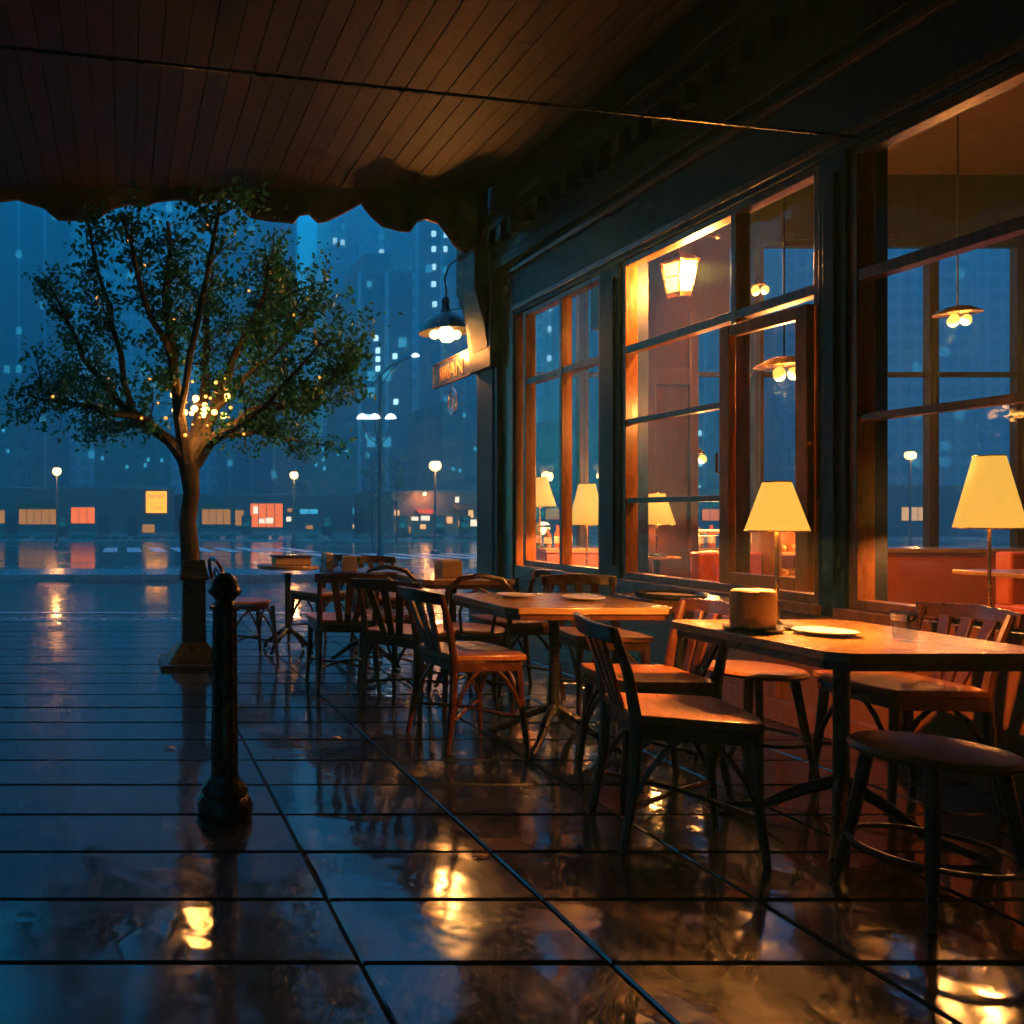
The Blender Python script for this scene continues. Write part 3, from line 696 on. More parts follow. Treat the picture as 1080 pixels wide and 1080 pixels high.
# ------------------------------------------------------------------ interior
ct = empty('long_counter', (4.6, 8.3, .12), 0, 'long red fronted counter along the end windows inside', 'counter')
MB().box(-.35, 5.6, -.22, .22, 0, .72).build('front', 'red_counter', ct, .006)
MB().box(-.38, 5.63, -.26, .25, .722, .765).build('worktop', 'table_wood', ct, .004)
ct2 = empty('side_counter', (4.3, 7.3, .12), 0, 'orange ledge cabinet inside, right behind the twin lamp window', 'cabinet')
MB().box(-.16, .16, -.65, .55, 0, .56).build('cabinet_body', 'red_counter', ct2, .006)
MB().box(-.175, .175, -.67, .57, .562, .59).build('cabinet_top', 'table_wood', ct2, .004)
lamp1 = table_lamp(4.24, 7.62+.12, .71, .72, .15, .30, 'left one of the two yellow lamps in the corner window', 5)
lamp2 = table_lamp(4.285, 7.45, .71, .80, .15, .38, 'right one of the two yellow lamps in the corner window', 8)
# move first lamp onto the long counter plane so that it reads further away
lamp1.location = (4.28, 8.28, .886); 
lamp3 = table_lamp(4.47, 6.75, .885, .52, .13, .26, 'half hidden yellow lamp behind the dark inner column', 4)
ps = empty('plant_stand', (4.47, 6.75, .12), 0, 'small round wooden stand under the half hidden lamp', 'stand')
MB().lathe([(.15, .735), (.17, .745), (.17, .76)], n=28).build('tabletop', 'table_wood', ps); MB().tube([(0,0,0), (0,0,.74)], .03, 10).build('column', 'dark_wood', ps)
MB().lathe([(.14, 0), (.13, .02), (.03, .04)], n=28).build('base', 'dark_wood', ps)
lamp4 = table_lamp(4.32, 4.02, .71, .82, .13, .36, 'yellow lamp in the far right window beside the navy pier', 6)
cb = empty('window_cabinet', (4.36, 3.7, .12), 0, 'warm wooden cabinet inside the far right window', 'cabinet')
MB().box(-.2, .2, -.9, .45, 0, .56).build('cabinet_body', 'panel_wood', cb, .006); MB().box(-.215, .215, -.92, .47, .562, .59).build('cabinet_top', 'table_wood', cb, .004)
# banquette
for i, (x, y, lab) in enumerate(((5.0, 6.1, 'ribbed red banquette seen through the middle window'), (7.4, 6.1, 'ribbed red banquette deeper in the room at right'), (7.4, 3.6, 'ribbed red banquette in the near half of the dining room'))):
    bq = empty('banquette', (x, y, .12), 0, lab, 'bench', 'red banquettes in the dining room')
    MB().box(-.55, .55, -.28, .25, 0, .42).build('seat', 'red_leather', bq, .03)
    b = MB()
    for k in range(9): xx = -.55+k*1.1/9; b.box(xx+.002, xx+1.1/9-.002, .12, .24, .4, .82)
    b.build('backrest', 'red_leather', bq, .02)
# display case with glowing food
dc = empty('display_case', (5.32, 7.35, .12), 0, 'glowing food display on a red drum counter behind the middle window', 'display case')
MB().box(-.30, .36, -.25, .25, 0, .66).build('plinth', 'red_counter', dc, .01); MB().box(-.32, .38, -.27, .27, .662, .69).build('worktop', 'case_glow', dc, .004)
b = MB()
for i in range(14):
    a = rnd.uniform(-.24, .3); c_ = rnd.uniform(-.18, .18); r_ = rnd.uniform(.04, .07)
    b.lathe([(r_*math.sin(q), -r_*.7*math.cos(q)) for q in [PI*k/6 for k in range(1, 6)]], (a, c_, .72+rnd.uniform(0, .03)), 10)
b.build('pastries', 'bread', dc)
MB().box(-.27, .33, -.22, -.212, .70, .92).build('glass_front', 'clear_glass', dc, 0)
MB().tube([(-.27, -.2, .69), (-.27, -.2, .95), (.33, -.2, .95), (.33, -.2, .69)], .008, 6).tube([(-.27, .2, .69), (-.27, .2, .95), (.33, .2, .95), (.33, .2, .69)], .008, 6).build('case_frame', 'brass', dc)
MB().box(-.2, .26, -.05, .05, .955, .97).build('light_bar', 'case_glow', dc)
lamp_light('case_light', (0, -.0, .93), 14, .08, (1, .6, .25), dc)
# shelves of pastries
sh = empty('pastry_shelf', (5.3, 6.2, .12), 0, 'orange lit shelves of bread behind the open casement', 'shelf')
MB().box(-.36, .36, -.12, .14, 0, .45).box(-.36, -.33, -.12, .14, .45, 1.02).box(.33, .36, -.12, .14, .45, 1.02).box(-.33, .33, .12, .14, .45, 1.02).build('carcass', 'panel_wood', sh, .004)
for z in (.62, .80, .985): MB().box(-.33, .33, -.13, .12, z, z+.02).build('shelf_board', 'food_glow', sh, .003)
for zi, z in enumerate((.645, .825)):
    b = MB()
    for i in range(7):
        r_ = .042; b.lathe([(r_*math.sin(q), -r_*.75*math.cos(q)) for q in [PI*k/6 for k in range(1, 6)]], (-.28+i*.092, -.04+rnd.uniform(-.02, .02), z+.028), 10)
    b.build('loaves', 'bread', sh)
lamp_light('shelf_light', (0, -.18, 1.0), 10, .05, (1, .45, .12), sh)
# jars on counter
for i, (px, lab) in enumerate(((698, 'squat glass jar at left on the long counter'), (712, 'middle glass jar on the long counter'), (724, 'tall glass jar at right on the long counter'))):
    p = at(px, 0, 8.15); j = empty('jar', (p.x, 8.2, .888), 0, lab, 'jar', 'jars on the counter')
    h = .13+.03*i
    MB().lathe([(.05, 0), (.055, .01), (.055, h*.8), (.035, h)], n=20).build('jar_body', 'clear_glass', j); MB().lathe([(.04, h), (.04, h+.02), (.02, h+.03)], n=20).build('lid', 'bread', j)
for i in range(11):
    px = 548 + i*11 if i < 6 else 742 + (i-6)*13
    x = (px - VX)*8.28/F; h = .20 + .05*((i*7) % 3)/2
    bt = empty('bottle', (x, 8.34, .888), 0, '%s bottle on the long red counter, %s from the corner pillar' % (['brass coloured', 'red', 'dark green'][i % 3], 'nearest second third fourth fifth sixth seventh eighth ninth tenth farthest'.split()[i]), 'bottle', 'bottles on the long counter')
    MB().lathe([(.034, 0), (.036, .01), (.036, h*.6), (.014, h*.78), (.013, h)], n=16).build('glass_body', ['brass', 'red_leather', 'bushes'][i % 3], bt); MB().lathe([(.037, h*.18), (.037, h*.5)], n=16, cap=False).build('paper_band', 'paper', bt)
# dining tables inside
def inner_table(x, y, lab):
    t = empty('dining_table', (x, y, .12), 0, lab, 'table', 'tables inside the café')
    MB().box(-.4, .4, -.35, .35, .72, .75).build('tabletop', 'table_wood', t, .005); MB().tube([(0,0,0), (0,0,.72)], .03, 10).build('column', 'black_iron', t); MB().lathe([(.26, 0), (.24, .02), (.03, .04)], n=24).build('base', 'black_iron', t)
inner_table(5.9, 5.0, 'dining table inside, nearest to the open casement'); inner_table(7.4, 5.2, 'dining table between the red banquettes'); inner_table(5.4, 2.6, 'dining table inside the far right window')
# vase + flowers
vz = empty('flower_vase', (5.9, 5.0, .873), 0, 'small vase of orange flowers on the dining table inside', 'vase')
MB().lathe([(.03, 0), (.05, .04), (.04, .11), (.022, .15), (.03, .17)], n=20).build('vase_body', 'porcelain', vz)
b = MB()
for i in range(12): a = i*2.4; r_ = .03; b.lathe([(r_*math.sin(q), -r_*math.cos(q)) for q in [PI*k/6 for k in range(1, 6)]], (.06*math.cos(a)*(.4+.05*i), .06*math.sin(a)*(.4+.05*i), .24+.02*(i % 4)), 8)
b.build('blossoms', 'red_leather', vz)
b = MB()
for i in range(8): a = i*.8; b.tube([(0,0,.1), (.03*math.cos(a), .03*math.sin(a), .25)], .003, 5)
b.build('stems', 'bushes', vz)
# hanging lantern
p = at(716, 292, 6.25); ln = empty('wall_lantern', (p.x, p.y, p.z), 0, 'glowing six sided lantern hanging inside the upper middle window', 'lantern', )
def hexl(prof, n=6):
    return MB().lathe(prof, n=n, cap=True)
hexl([(.070, -.13), (.085, -.12), (.125, .09)]).build('glass_body', 'lantern_glow', ln, 0, smooth=False)
hexl([(.085, -.165), (.092, -.13), (.078, -.128)]).build('foot_ring', 'brass', ln, 0, smooth=False)
hexl([(.145, .09), (.15, .105), (.09, .155), (.04, .17), (.025, .2)]).build('cap', 'brass', ln, 0, smooth=False)
b = MB()
for k in range(6): a = k*PI/3; b.tube([(.087*math.cos(a), .087*math.sin(a), -.125), (.128*math.cos(a), .128*math.sin(a), .092)], .006, 5)
b.tube([(.108*math.cos(k*PI/3), .108*math.sin(k*PI/3), -.01) for k in range(6)], .006, 5, closed=True); b.build('cage', 'brass', ln)
b = MB().tube([(0,0,.2), (0,0,.30), (.05,0,.36), (.16,.3,.36), (.2,.8,.34)], .009, 6); b.tube([(-.12,0,.33), (.3,0,.31)], .007, 6); b.tube([(-.05,0,.42), (.27,0,.38)], .007, 6)
for q in ((-.12,0,.33), (.3,0,.31), (.1,0,.44), (.26,.0,.38)): b.lathe([(.022*math.sin(a), -.022*math.cos(a)) for a in [PI*k/6 for k in range(1, 6)]], q, 10)
b.build('bracket', 'brass', ln)
lamp_light('lantern_light', (-.0, -.22, -.02), 75, .08, (1, .45, .12), ln)
# small shaded pendant seen in the casement, plus ceiling bulbs
def small_pendant(px, py, y, w_, lab, en):
    p = at(px, py, y); r = empty('ceiling_pendant', (p.x, p.y, p.z), 0, lab, 'lamp', 'pendant lamps in the dining room')
    MB().lathe([(w_, -.01), (w_*.98, .0), (w_*.5, .045), (.02, .06)], n=28).build('shade', 'brass', r)
    MB().tube([(0,0,.05), (0,0,4.88-p.z)], .006, 6).build('cord', 'black_iron', r)
    for dx in (-.05, .05, 0): MB().lathe([(.035*math.sin(a), -.045*math.cos(a)) for a in [PI*k/8 for k in range(1, 8)]], (dx, -.02 if dx else .04, -.06), 12).build('bulb', 'lantern_glow', r)
    lamp_light('pendant_light', (0, 0, -.15), en, .06, (1, .5, .16), r)
small_pendant(827, 385, 5.5, .17, 'wide brass pendant glowing behind the open casement', 20)
small_pendant(677, 478, 7.9, .08, 'small pendant low on the left of the inner column', 8)
small_pendant(734, 478, 8.0, .08, 'small pendant right of the dark inner column', 8)
small_pendant(1010, 330, 6.6, .15, 'brass pendant deep behind the far right window', 24)
small_pendant(800, 300, 8.2, .06, 'tiny high pendant near the back of the room', 8)

# ------------------------------------------------------------------ bollard
bo = empty('bollard', (at(237, 0, 3.33).x, 3.33, 0), 0, 'black cast iron bollard with a domed knob top on the wet slabs', 'bollard')
MB().lathe([(.085, 0), (.112, .012), (.116, .05), (.10, .085), (.092, .09), (.098, .105), (.085, .13), (.062, .15), (.058, .17)], n=36).build('foot', 'bollard_iron', bo)
b = MB(); n = 48; vs = []; fs = []
lv = [(.056, .16), (.053, .5), (.050, .86)]
for r_, z_ in lv:
    for j in range(n): a = 2*PI*j/n; rr = r_*(1-.09*(abs(math.sin(a*6))**.6)); vs.append((rr*math.cos(a), rr*math.sin(a), z_))
for i in range(2):
    for j in range(n): fs.append((i*n+j, i*n+(j+1) % n, (i+1)*n+(j+1) % n, (i+1)*n+j))
b.add(vs, fs).build('shaft', 'bollard_iron', bo)
MB().lathe([(.05, .845), (.066, .850), (.066, .864), (.048, .870), (.040, .885), (.050, .90), (.068, .915), (.072, .925), (.066, .937), (.058, .945), (.055, .965), (.040, .985), (.02, .998), (.005, 1.0)], n=36).build('cap', 'bollard_iron', bo)

# ------------------------------------------------------------------ tree
TY = 6.64; TX = at(204, 0, TY).x
tree = empty('street_tree', (TX, TY, 0), 0, 'leafy street tree with warm lights rising from a black iron base', 'tree')
def tp(px, py, dy=0):
    p = at(px, py, TY); return Vector((p.x - TX, dy, p.z))
b = MB()
b.frustum((0,0,.28,.28,.0), (0,0,.28,.28,.035)); b.frustum((0,0,.22,.22,.035), (0,0,.105,.105,.19)); b.frustum((0,0,.098,.098,.19), (0,0,.092,.092,.70))
b.frustum((0,0,.122,.122,.70), (0,0,.122,.122,.725)); b.frustum((0,0,.115,.115,.725), (0,0,.085,.085,.86))
b.build('iron_base', 'black_iron', tree, .008)
rt = random.Random(11)
limbs = [
 [(197,492,0),(184,470,-.02),(160,448,.1),(120,412,.25),(84,368,.35),(58,305,.4)],
 [(197,492,0),(188,440,-.1),(180,385,-.2),(172,320,-.25),(177,262,-.3),(168,222,-.35)],
 [(200,490,0),(215,462,.1),(238,405,.3),(262,352,.45),(296,318,.6),(322,272,.7)],
 [(203,492,0),(222,465,-.05),(262,440,-.2),(312,428,-.4),(352,396,-.5)],
 [(200,490,0),(217,430,.3),(224,370,.5),(226,300,.6),(238,236,.7)],
 [(226,432,.2),(262,395,.0),(296,368,-.2),(322,330,-.3)],
 [(225,462,-.05),(275,452,.15),(322,462,.25)],
 [(150,440,.12),(104,432,-.1),(50,425,-.3)],
 [(140,428,.15),(118,350,-.1),(100,270,-.3),(84,225,-.4)],
 [(180,385,-.2),(150,330,-.5),(128,260,-.7)],
 [(262,352,.45),(285,300,.3),(290,262,.2)],
 [(188,440,-.1),(200,360,-.6),(215,290,-.9),(220,240,-1.0)],
 [(160,448,.1),(120,440,.6),(70,390,.9)],
 [(222,465,-.05),(250,452,-.6),(300,400,-.9)],
]
tb = MB(); tb.tube([(0,0,.7), tp(201,590), tp(198,550,.01), tp(202,520), tp(199,490)], [.105, .082, .070, .068, .084], 12)
tips = []
def jitter(s): return Vector((rt.uniform(-s, s), rt.uniform(-s, s), rt.uniform(-s, s)))
for li, L_ in enumerate(limbs):
    P = [tp(*q) for q in L_]; Q = [P[0]]
    for a, c_ in zip(P[:-1], P[1:]):
        for k in range(1, 4): Q.append(a.lerp(c_, k/3) + jitter(.018))
    while Q[-1].z > 3.6: Q.pop()
    r0 = .058 if li < 5 else .026; n = len(Q)
    tb.tube(Q, [r0*(1-i/n)**.8+.005 for i in range(n)], 7)
    for i in range(n//3, n):
        if Q[i].z > 3.42: continue
        for k in range(3 if i > n*.55 else 2):
            d_ = (Q[min(i+1, n-1)]-Q[i-1]).normalized(); ax = jitter(1).normalized()
            dr = (d_*.6 + ax*.8 + Vector((0,0,.12))).normalized(); ln_ = rt.uniform(.16, .40)
            m_ = Q[i]+dr*ln_*.5+jitter(.04); e_ = Q[i]+dr*ln_+jitter(.06)
            tb.tube([Q[i], m_, e_], [.008, .005, .002], 4); tips += [(Q[i].lerp(m_, .7), .07), (m_, .10), (m_.lerp(e_, .5), .10), (e_, .11)]
            for _ in range(2):
                e2 = m_ + (dr+jitter(.9)).normalized()*rt.uniform(.10, .26); tb.tube([m_, e2], [.004, .0015], 3); tips += [(e2, .09), (m_.lerp(e2, .5), .08)]
tb.build('trunk', 'bark', tree)
b = MB(); glow_c = tp(206, 432, -.05)
for c_, r_ in tips:
    if (c_-glow_c).length < .34: continue
    if c_.z < 1.75 or c_.z > 3.66: continue
    dens = 12 if rt.random() > .36 else 2
    for _ in range(dens):
        p = c_ + Vector((rt.gauss(0, r_*.62), rt.gauss(0, r_*.62), rt.gauss(0, r_*.5))); u = jitter(1).normalized(); v_ = u.cross(jitter(1)).normalized(); s_ = rt.uniform(.016, .034)
        b.add([p-u*s_, p+v_*s_*.55+u*s_*.1, p+u*s_*1.1, p-v_*s_*.55+u*s_*.1], [(0,1,2,3)])
b.build('crown', 'leaves', tree, smooth=False)
NLEAF = len(b.f)
# lights in tree
gl = empty('fairy_lights', (TX+glow_c.x, TY+glow_c.y, glow_c.z), 0, 'cluster of warm fairy lights wound through the fork of the tree', 'string lights')
prev = Vector((0, 0, .06)); wire = [prev.copy()]
def bulb(p, r_, mat):
    MB().lathe([(r_*math.sin(a), -r_*math.cos(a)) for a in [PI*k/6 for k in range(1, 6)]], p, 8).build('bulb', mat, gl)
for i in range(14):
    p = Vector((rt.gauss(0, .09), rt.gauss(0, .06), rt.gauss(0, .06))); bulb(p, rt.uniform(.016, .032), 'fairy_core'); wire.append(p)
for i in range(30):
    p = Vector((rt.gauss(0, .22), rt.gauss(0, .18), rt.gauss(-.02, .19))); bulb(p, rt.uniform(.007, .016), 'fairy_glow'); wire.append(p)
for c_, r_ in rt.sample([q for q in tips if (q[0]-glow_c).length < 1.5], 16):
    p = c_ - glow_c; bulb(p, .012, 'fairy_glow')
MB().tube(wire, .0018, 4).build('wire', 'black_iron', gl)
lamp_light('tree_light', (0, -.10, 0), 5.5, .12, (1, .52, .16), gl)

# ------------------------------------------------------------------ street lamps
def globe_lamp(px, py, y, lab, en):
    top = at(px, py, y); bz = ROADZ(y) if y < 66 else ROADZ(66)+.12
    r = empty('street_lamp', (top.x, y, bz), 0, lab, 'street lamp', 'street lamps along the road'); H = top.z-bz
    MB().lathe([(.19, 0), (.19, .12), (.11, .2), (.08, .5), (.06, .6), (.045, H-.3), (.07, H-.28), (.05, H-.2)], n=18).build('pole', 'lamp_metal', r)
    MB().lathe([(.25*math.sin(a), H-.25*math.cos(a)) for a in [PI*k/10 for k in range(1, 10)]], n=20).build('globe', 'street_glow', r)
    MB().lathe([(.20, H+.18), (.08, H+.26), (.02, H+.28)], n=18).build('cap', 'lamp_metal', r)
    lamp_light('street_light', (0, -.3, H-.1), en, .2, (1, .5, .18), r)
globe_lamp(310, 501, 49.0, 'globe street lamp beyond the road, left one, above the tan chair backs', 80)
globe_lamp(459, 491, 35.7, 'globe street lamp right of the tall triple headed mast', 80)
globe_lamp(60, 497, 46.0, 'globe street lamp at the far left behind the tree', 80)
globe_lamp(676, 486, 40.0, 'globe street lamp seen through the middle window', 80)
globe_lamp(960, 480, 44.0, 'globe street lamp seen through the right window', 80)
# tall triple-headed mast
y = 27.0; bz = ROADZ(y); base = at(401, 540, y)
r = empty('street_mast', (base.x, y, bz), 0, 'tall slim lamp mast with high side arm and three small white heads', 'street lamp')
zt_ = lambda py: EYE+(HY-py)*y/F-bz
MB().lathe([(.17, 0), (.17, .15), (.10, .3), (.075, .9), (.05, zt_(395))], n=16).build('pole', 'lamp_metal', r)
sx = lambda px: (px-401)*y/F
b = MB().tube([(0,0,zt_(410)), (sx(402),0,zt_(396)), (sx(410),0,zt_(387)), (sx(436),0,zt_(375))], .03, 8).tube([(sx(403),0,zt_(405)), (sx(412),0,zt_(392)), (sx(420),0,zt_(383))], .018, 6)
b.tube([(sx(392),0,zt_(407)), (0,0,zt_(397))], .02, 6); b.build('side_arm', 'lamp_metal', r)
MB().lathe([(.02, -.06), (.13, -.04), (.14, 0), (.05, .08)], (sx(438), 0, zt_(375)), 14).build('lamp_head', 'cool_glow', r)
for px in (382, 395, 412):
    p = (sx(px), 0, zt_(441))
    MB().lathe([(.19, -.02), (.17, .05), (.10, .13), (.02, .16)], p, 14).build('lamp_head', 'cool_glow', r)
    MB().tube([(0, 0, zt_(470)), (sx(px)*.6, 0, zt_(462)), (sx(px), 0, zt_(445))], .018, 6).build('branch_arm', 'lamp_metal', r)

r = empty('sky_light_blocker', (-15, 2, -.15), 0, 'dark brick block added out of view at left to hold back sky light', 'building')  # unseen building, added to keep blue sky light off the terrace
MB().box(-8, 0, -24, 26, 0, 15).build('wall', 'tower_brick', r, 0, smooth=False); MB().box(-8.3, .3, -24.3, 26.3, 15.01, 15.5).build('roof', 'roof_edge', r, 0, smooth=False)
# ------------------------------------------------------------------ low shops across the road
def block(name, px0, px1, top, y, depth, mat, label, cat='building', group=None, base=None, cornice=True):
    a = at(px0, top, y); c_ = at(px1, top, y); bz = ROADZ(66)+.12 if base is None else base
    r = empty(name, ((a.x+c_.x)/2, y, bz), 0, label, cat, group); hw = (c_.x-a.x)/2; H = a.z-bz
    MB().box(-hw, hw, 0, depth, 0, H).build('wall', mat, r, .03)
    if cornice: MB().box(-hw-.15, hw+.15, -.18, depth, H+.002, H+.22).build('roof', 'roof_edge', r, .02)
    r['_hw'] = hw
    return r, hw, H, bz
def lit(r, y, bz, px0, px1, py0, py1, mat, name='window', frame=True):
    a = at(px0, py0, y); c_ = at(px1, py1, y); ox, oz = r.location.x, bz
    x0, x1, z0, z1 = a.x-ox, c_.x-ox, c_.z-oz, a.z-oz
    o = MB().box(x0, x1, -.05, -.002, z0, z1).build(name, mat, r, 0, smooth=False)
    if frame:
        t = .05; b = MB(); b.box(x0-t, x1+t, -.09, -.003, z1, z1+t).box(x0-t, x1+t, -.09, -.003, z0-t, z0).box(x0-t, x0, -.088, -.003, z0, z1).box(x1, x1+t, -.088, -.003, z0, z1)
        n = max(1, int((x1-x0)/.7))
        for k in range(1, n): xx = x0+(x1-x0)*k/n; b.box(xx-.03, xx+.03, -.07, -.05, z0, z1)
        b.build('frame', 'dark_wood', o)
    return o
r, hw, H, bz = block('shop_building', 190, 372, 523, 80, 12, 'shop_wall', 'long low dark shop with one bright orange window across the road', group='low shops across the road')
lit(r, 80, bz, 264, 298, 531, 556, 'win_orange'); lit(r, 80, bz, 213, 243, 537, 553, 'win_amber'); lit(r, 80, bz, 248, 257, 538, 554, 'win_amber')
for q in ((267, 272, 534, 542), (273, 279, 547, 552), (280, 288, 546, 552)): 
    o = lit(r, 80, bz, *q, 'win_white', 'poster', False); o.location.y = -.03
lit(r, 80, bz, 302, 307, 545, 550, 'win_white', 'window', False); lit(r, 80, bz, 303, 308, 536, 540, 'win_amber', 'window', False)
lit(r, 80, bz, 316, 335, 537, 542, 'win_faint'); lit(r, 80, bz, 323, 330, 554, 558, 'win_amber', 'window', False)
sr, sbz = r, bz
r, hw, H, bz = block('shop_building', -70, 184, 516, 76, 12, 'shop_wall', 'low shop behind the tree carrying a glowing yellow sign box', group='low shops across the road')
lit(r, 76, bz, 150, 163, 553, 562, 'win_amber'); lit(r, 76, bz, 20, 60, 537, 553, 'win_amber'); lit(r, 76, bz, 75, 100, 535, 552, 'win_orange'); lit(r, 76, bz, -30, 5, 538, 552, 'win_amber')
EXTRA = []
def dress(r, y, bz, doors, awns):
    for px in doors:
        a = at(px, 540, y); x = a.x-r.location.x
        o = MB().box(x-.5, x+.5, -.06, -.001, 0, 1.95).build('door', 'dark_wood', r, .01); MB().box(x-.32, x+.32, -.085, -.062, .9, 1.75).build('pane', 'clear_glass', o, 0); MB().tube([(x+.4, -.12, .9), (x+.4, -.12, 1.15)], .02, 6).build('handle', 'brass', o)
    for p0, p1, py in awns:
        a = at(p0, py, y); c_ = at(p1, py, y); x0 = a.x-r.location.x-.15; x1 = c_.x-r.location.x+.15; z = a.z-bz
        MB().prism([(-.001, z+.42), (-.95, z+.02), (-.95, z-.10), (-.90, z-.10), (-.001, z+.30)], 'x', x0, x1).build('awning', 'red_leather', r, 0)
    MB().box(-r['_hw'], r['_hw'], -.05, -.0012, 0, .35).build('plinth', 'kerb_stone', r, 0)
dress(sr, 80, sbz, (206, 260, 345), ((213, 243, 536),))
dress(r, 76, bz, (66, 110, 140, 12), ((20, 60, 536),))
r2_, hw, H, bz = block('shop_building', 330, 414, 530, 96, 12, 'shop_wall', 'distant dim shop row with small pale lights between the two lit shops', group='low shops across the road')
for q in ((349,356,536,542),(358,366,535,541),(368,374,536,542),(377,384,535,541)): lit(r2_, 96, bz, *q, 'win_faint', 'window', False)
for q in ((348,354,553,557),(356,359,553,557),(364,369,553,557),(371,380,553,557),(394,399,553,564)): lit(r2_, 96, bz, *q, 'win_warm', 'window', False)
r3_, hw, H, bz = block('shop_building', 414, 545, 520, 72, 12, 'shop_wall_tan', 'brown corner shop with a wall lamp and scattered small lit windows', group='low shops across the road')
for q in ((416,421,538,544,'win_warm'),(417,422,553,562,'win_amber'),(434,441,545,549,'win_white'),(444,453,544,549,'win_white'),(443,449,553,558,'win_warm'),(430,433,555,562,'win_amber'),(471,477,545,552,'win_warm'),(483,487,548,556,'win_amber'),(494,499,538,546,'win_warm'),(494,503,548,555,'win_white'),(480,484,524,530,'win_white'),(512,525,545,556,'win_amber')):
    lit(r3_, 72, bz, *q[:4], q[4], 'window', False)
dress(r3_, 72, bz, (425, 463, 490, 532), ((440, 455, 542), (480, 505, 537)))
p = at(445, 521, 72)
wl = empty('wall_lamp', (p.x, 71.4, p.z), 0, 'small bright lamp fixed high on the brown corner shop', 'lamp')
MB().lathe([(.16*math.sin(a), -.16*math.cos(a)) for a in [PI*k/8 for k in range(1, 8)]], n=16).build('globe', 'street_glow', wl); MB().tube([(0,.1,.1), (0,.3,.25), (0,.58,.25)], .03, 6).build('bracket', 'lamp_metal', wl)
lamp_light('wall_light', (0, -.4, -.1), 60, .2, (1, .5, .18), wl)
r4_, hw, H, bz = block('shop_building', 560, 790, 518, 78, 12, 'shop_wall', 'low shop row seen through the middle café window', group='low shops across the road')
for q in ((575,590,536,548),(600,622,537,549),(650,668,536,548),(700,722,536,548),(740,765,537,549)): lit(r4_, 78, bz, *q, rnd.choice(['win_amber', 'win_warm', 'win_orange']))
r5_, hw, H, bz = block('shop_building', 800, 1150, 514, 76, 12, 'shop_wall', 'low shop row seen through the far right café window', group='low shops across the road')
for q in ((820,840,536,548),(880,905,536,548),(950,985,535,549),(1010,1040,536,548),(1070,1110,535,549)): lit(r5_, 76, bz, *q, rnd.choice(['win_amber', 'win_warm', 'win_orange']))
# yellow sign box
a = at(154, 541, 75); c_ = at(176, 518, 75); sgn = empty('sign_box', ((a.x+c_.x)/2, 75.2, (a.z+c_.z)/2), 0, 'glowing yellow sign box with red lettering left of the tree trunk', 'sign')
hw = (c_.x-a.x)/2; hh = (c_.z-a.z)/2
MB().box(-hw, hw, -.1, .12, -hh, hh).build('light_panel', 'sign_yellow', sgn, .02); 
MB().box(-hw-.07, hw+.07, -.08, .6, hh+.002, hh+.07).box(-hw-.07, hw+.07, -.08, .6, -hh-.07, -hh-.002).box(-hw-.07, -hw-.002, -.08, .6, -hh, hh).box(hw+.002, hw+.07, -.08, .6, -hh, hh).build('sign_case', 'dark_wood', sgn)
t = text_part('TA VET', .5, (0, -.12, hh*.5), (PI/2, 0, 0), 'sign_red', sgn)
t = text_part('------ ---', .42, (0, -.12, -.05), (PI/2, 0, 0), 'sign_red', sgn)
t = text_part('C ILAE', .34, (0, -.12, -hh*.55), (PI/2, 0, 0), 'sign_red', sgn)
lamp_light('sign_light', (0, -.6, 0), 6, .3, (1, .42, .08), sgn)
# low snowy-blue shrubs along far pavement
sb = MB(); rs = random.Random(4)
for i in range(150):
    x = rs.uniform(-14, 50); yv_ = rs.uniform(67, 70); r_ = rs.uniform(.25, .5); k = 10
    prof = [(r_*math.sin(q)*rs.uniform(.85, 1.1), -r_*.8*math.cos(q)) for q in [PI*j/7 for j in range(1, 7)]]
    sb.lathe(prof, (x, yv_, ROADZ(66)+.2), k)
o = sb.build('low_hedge', 'bushes', smooth=False); o['kind'] = 'stuff'; tag(o, 'low clipped shrubs running along the far pavement', 'hedge')

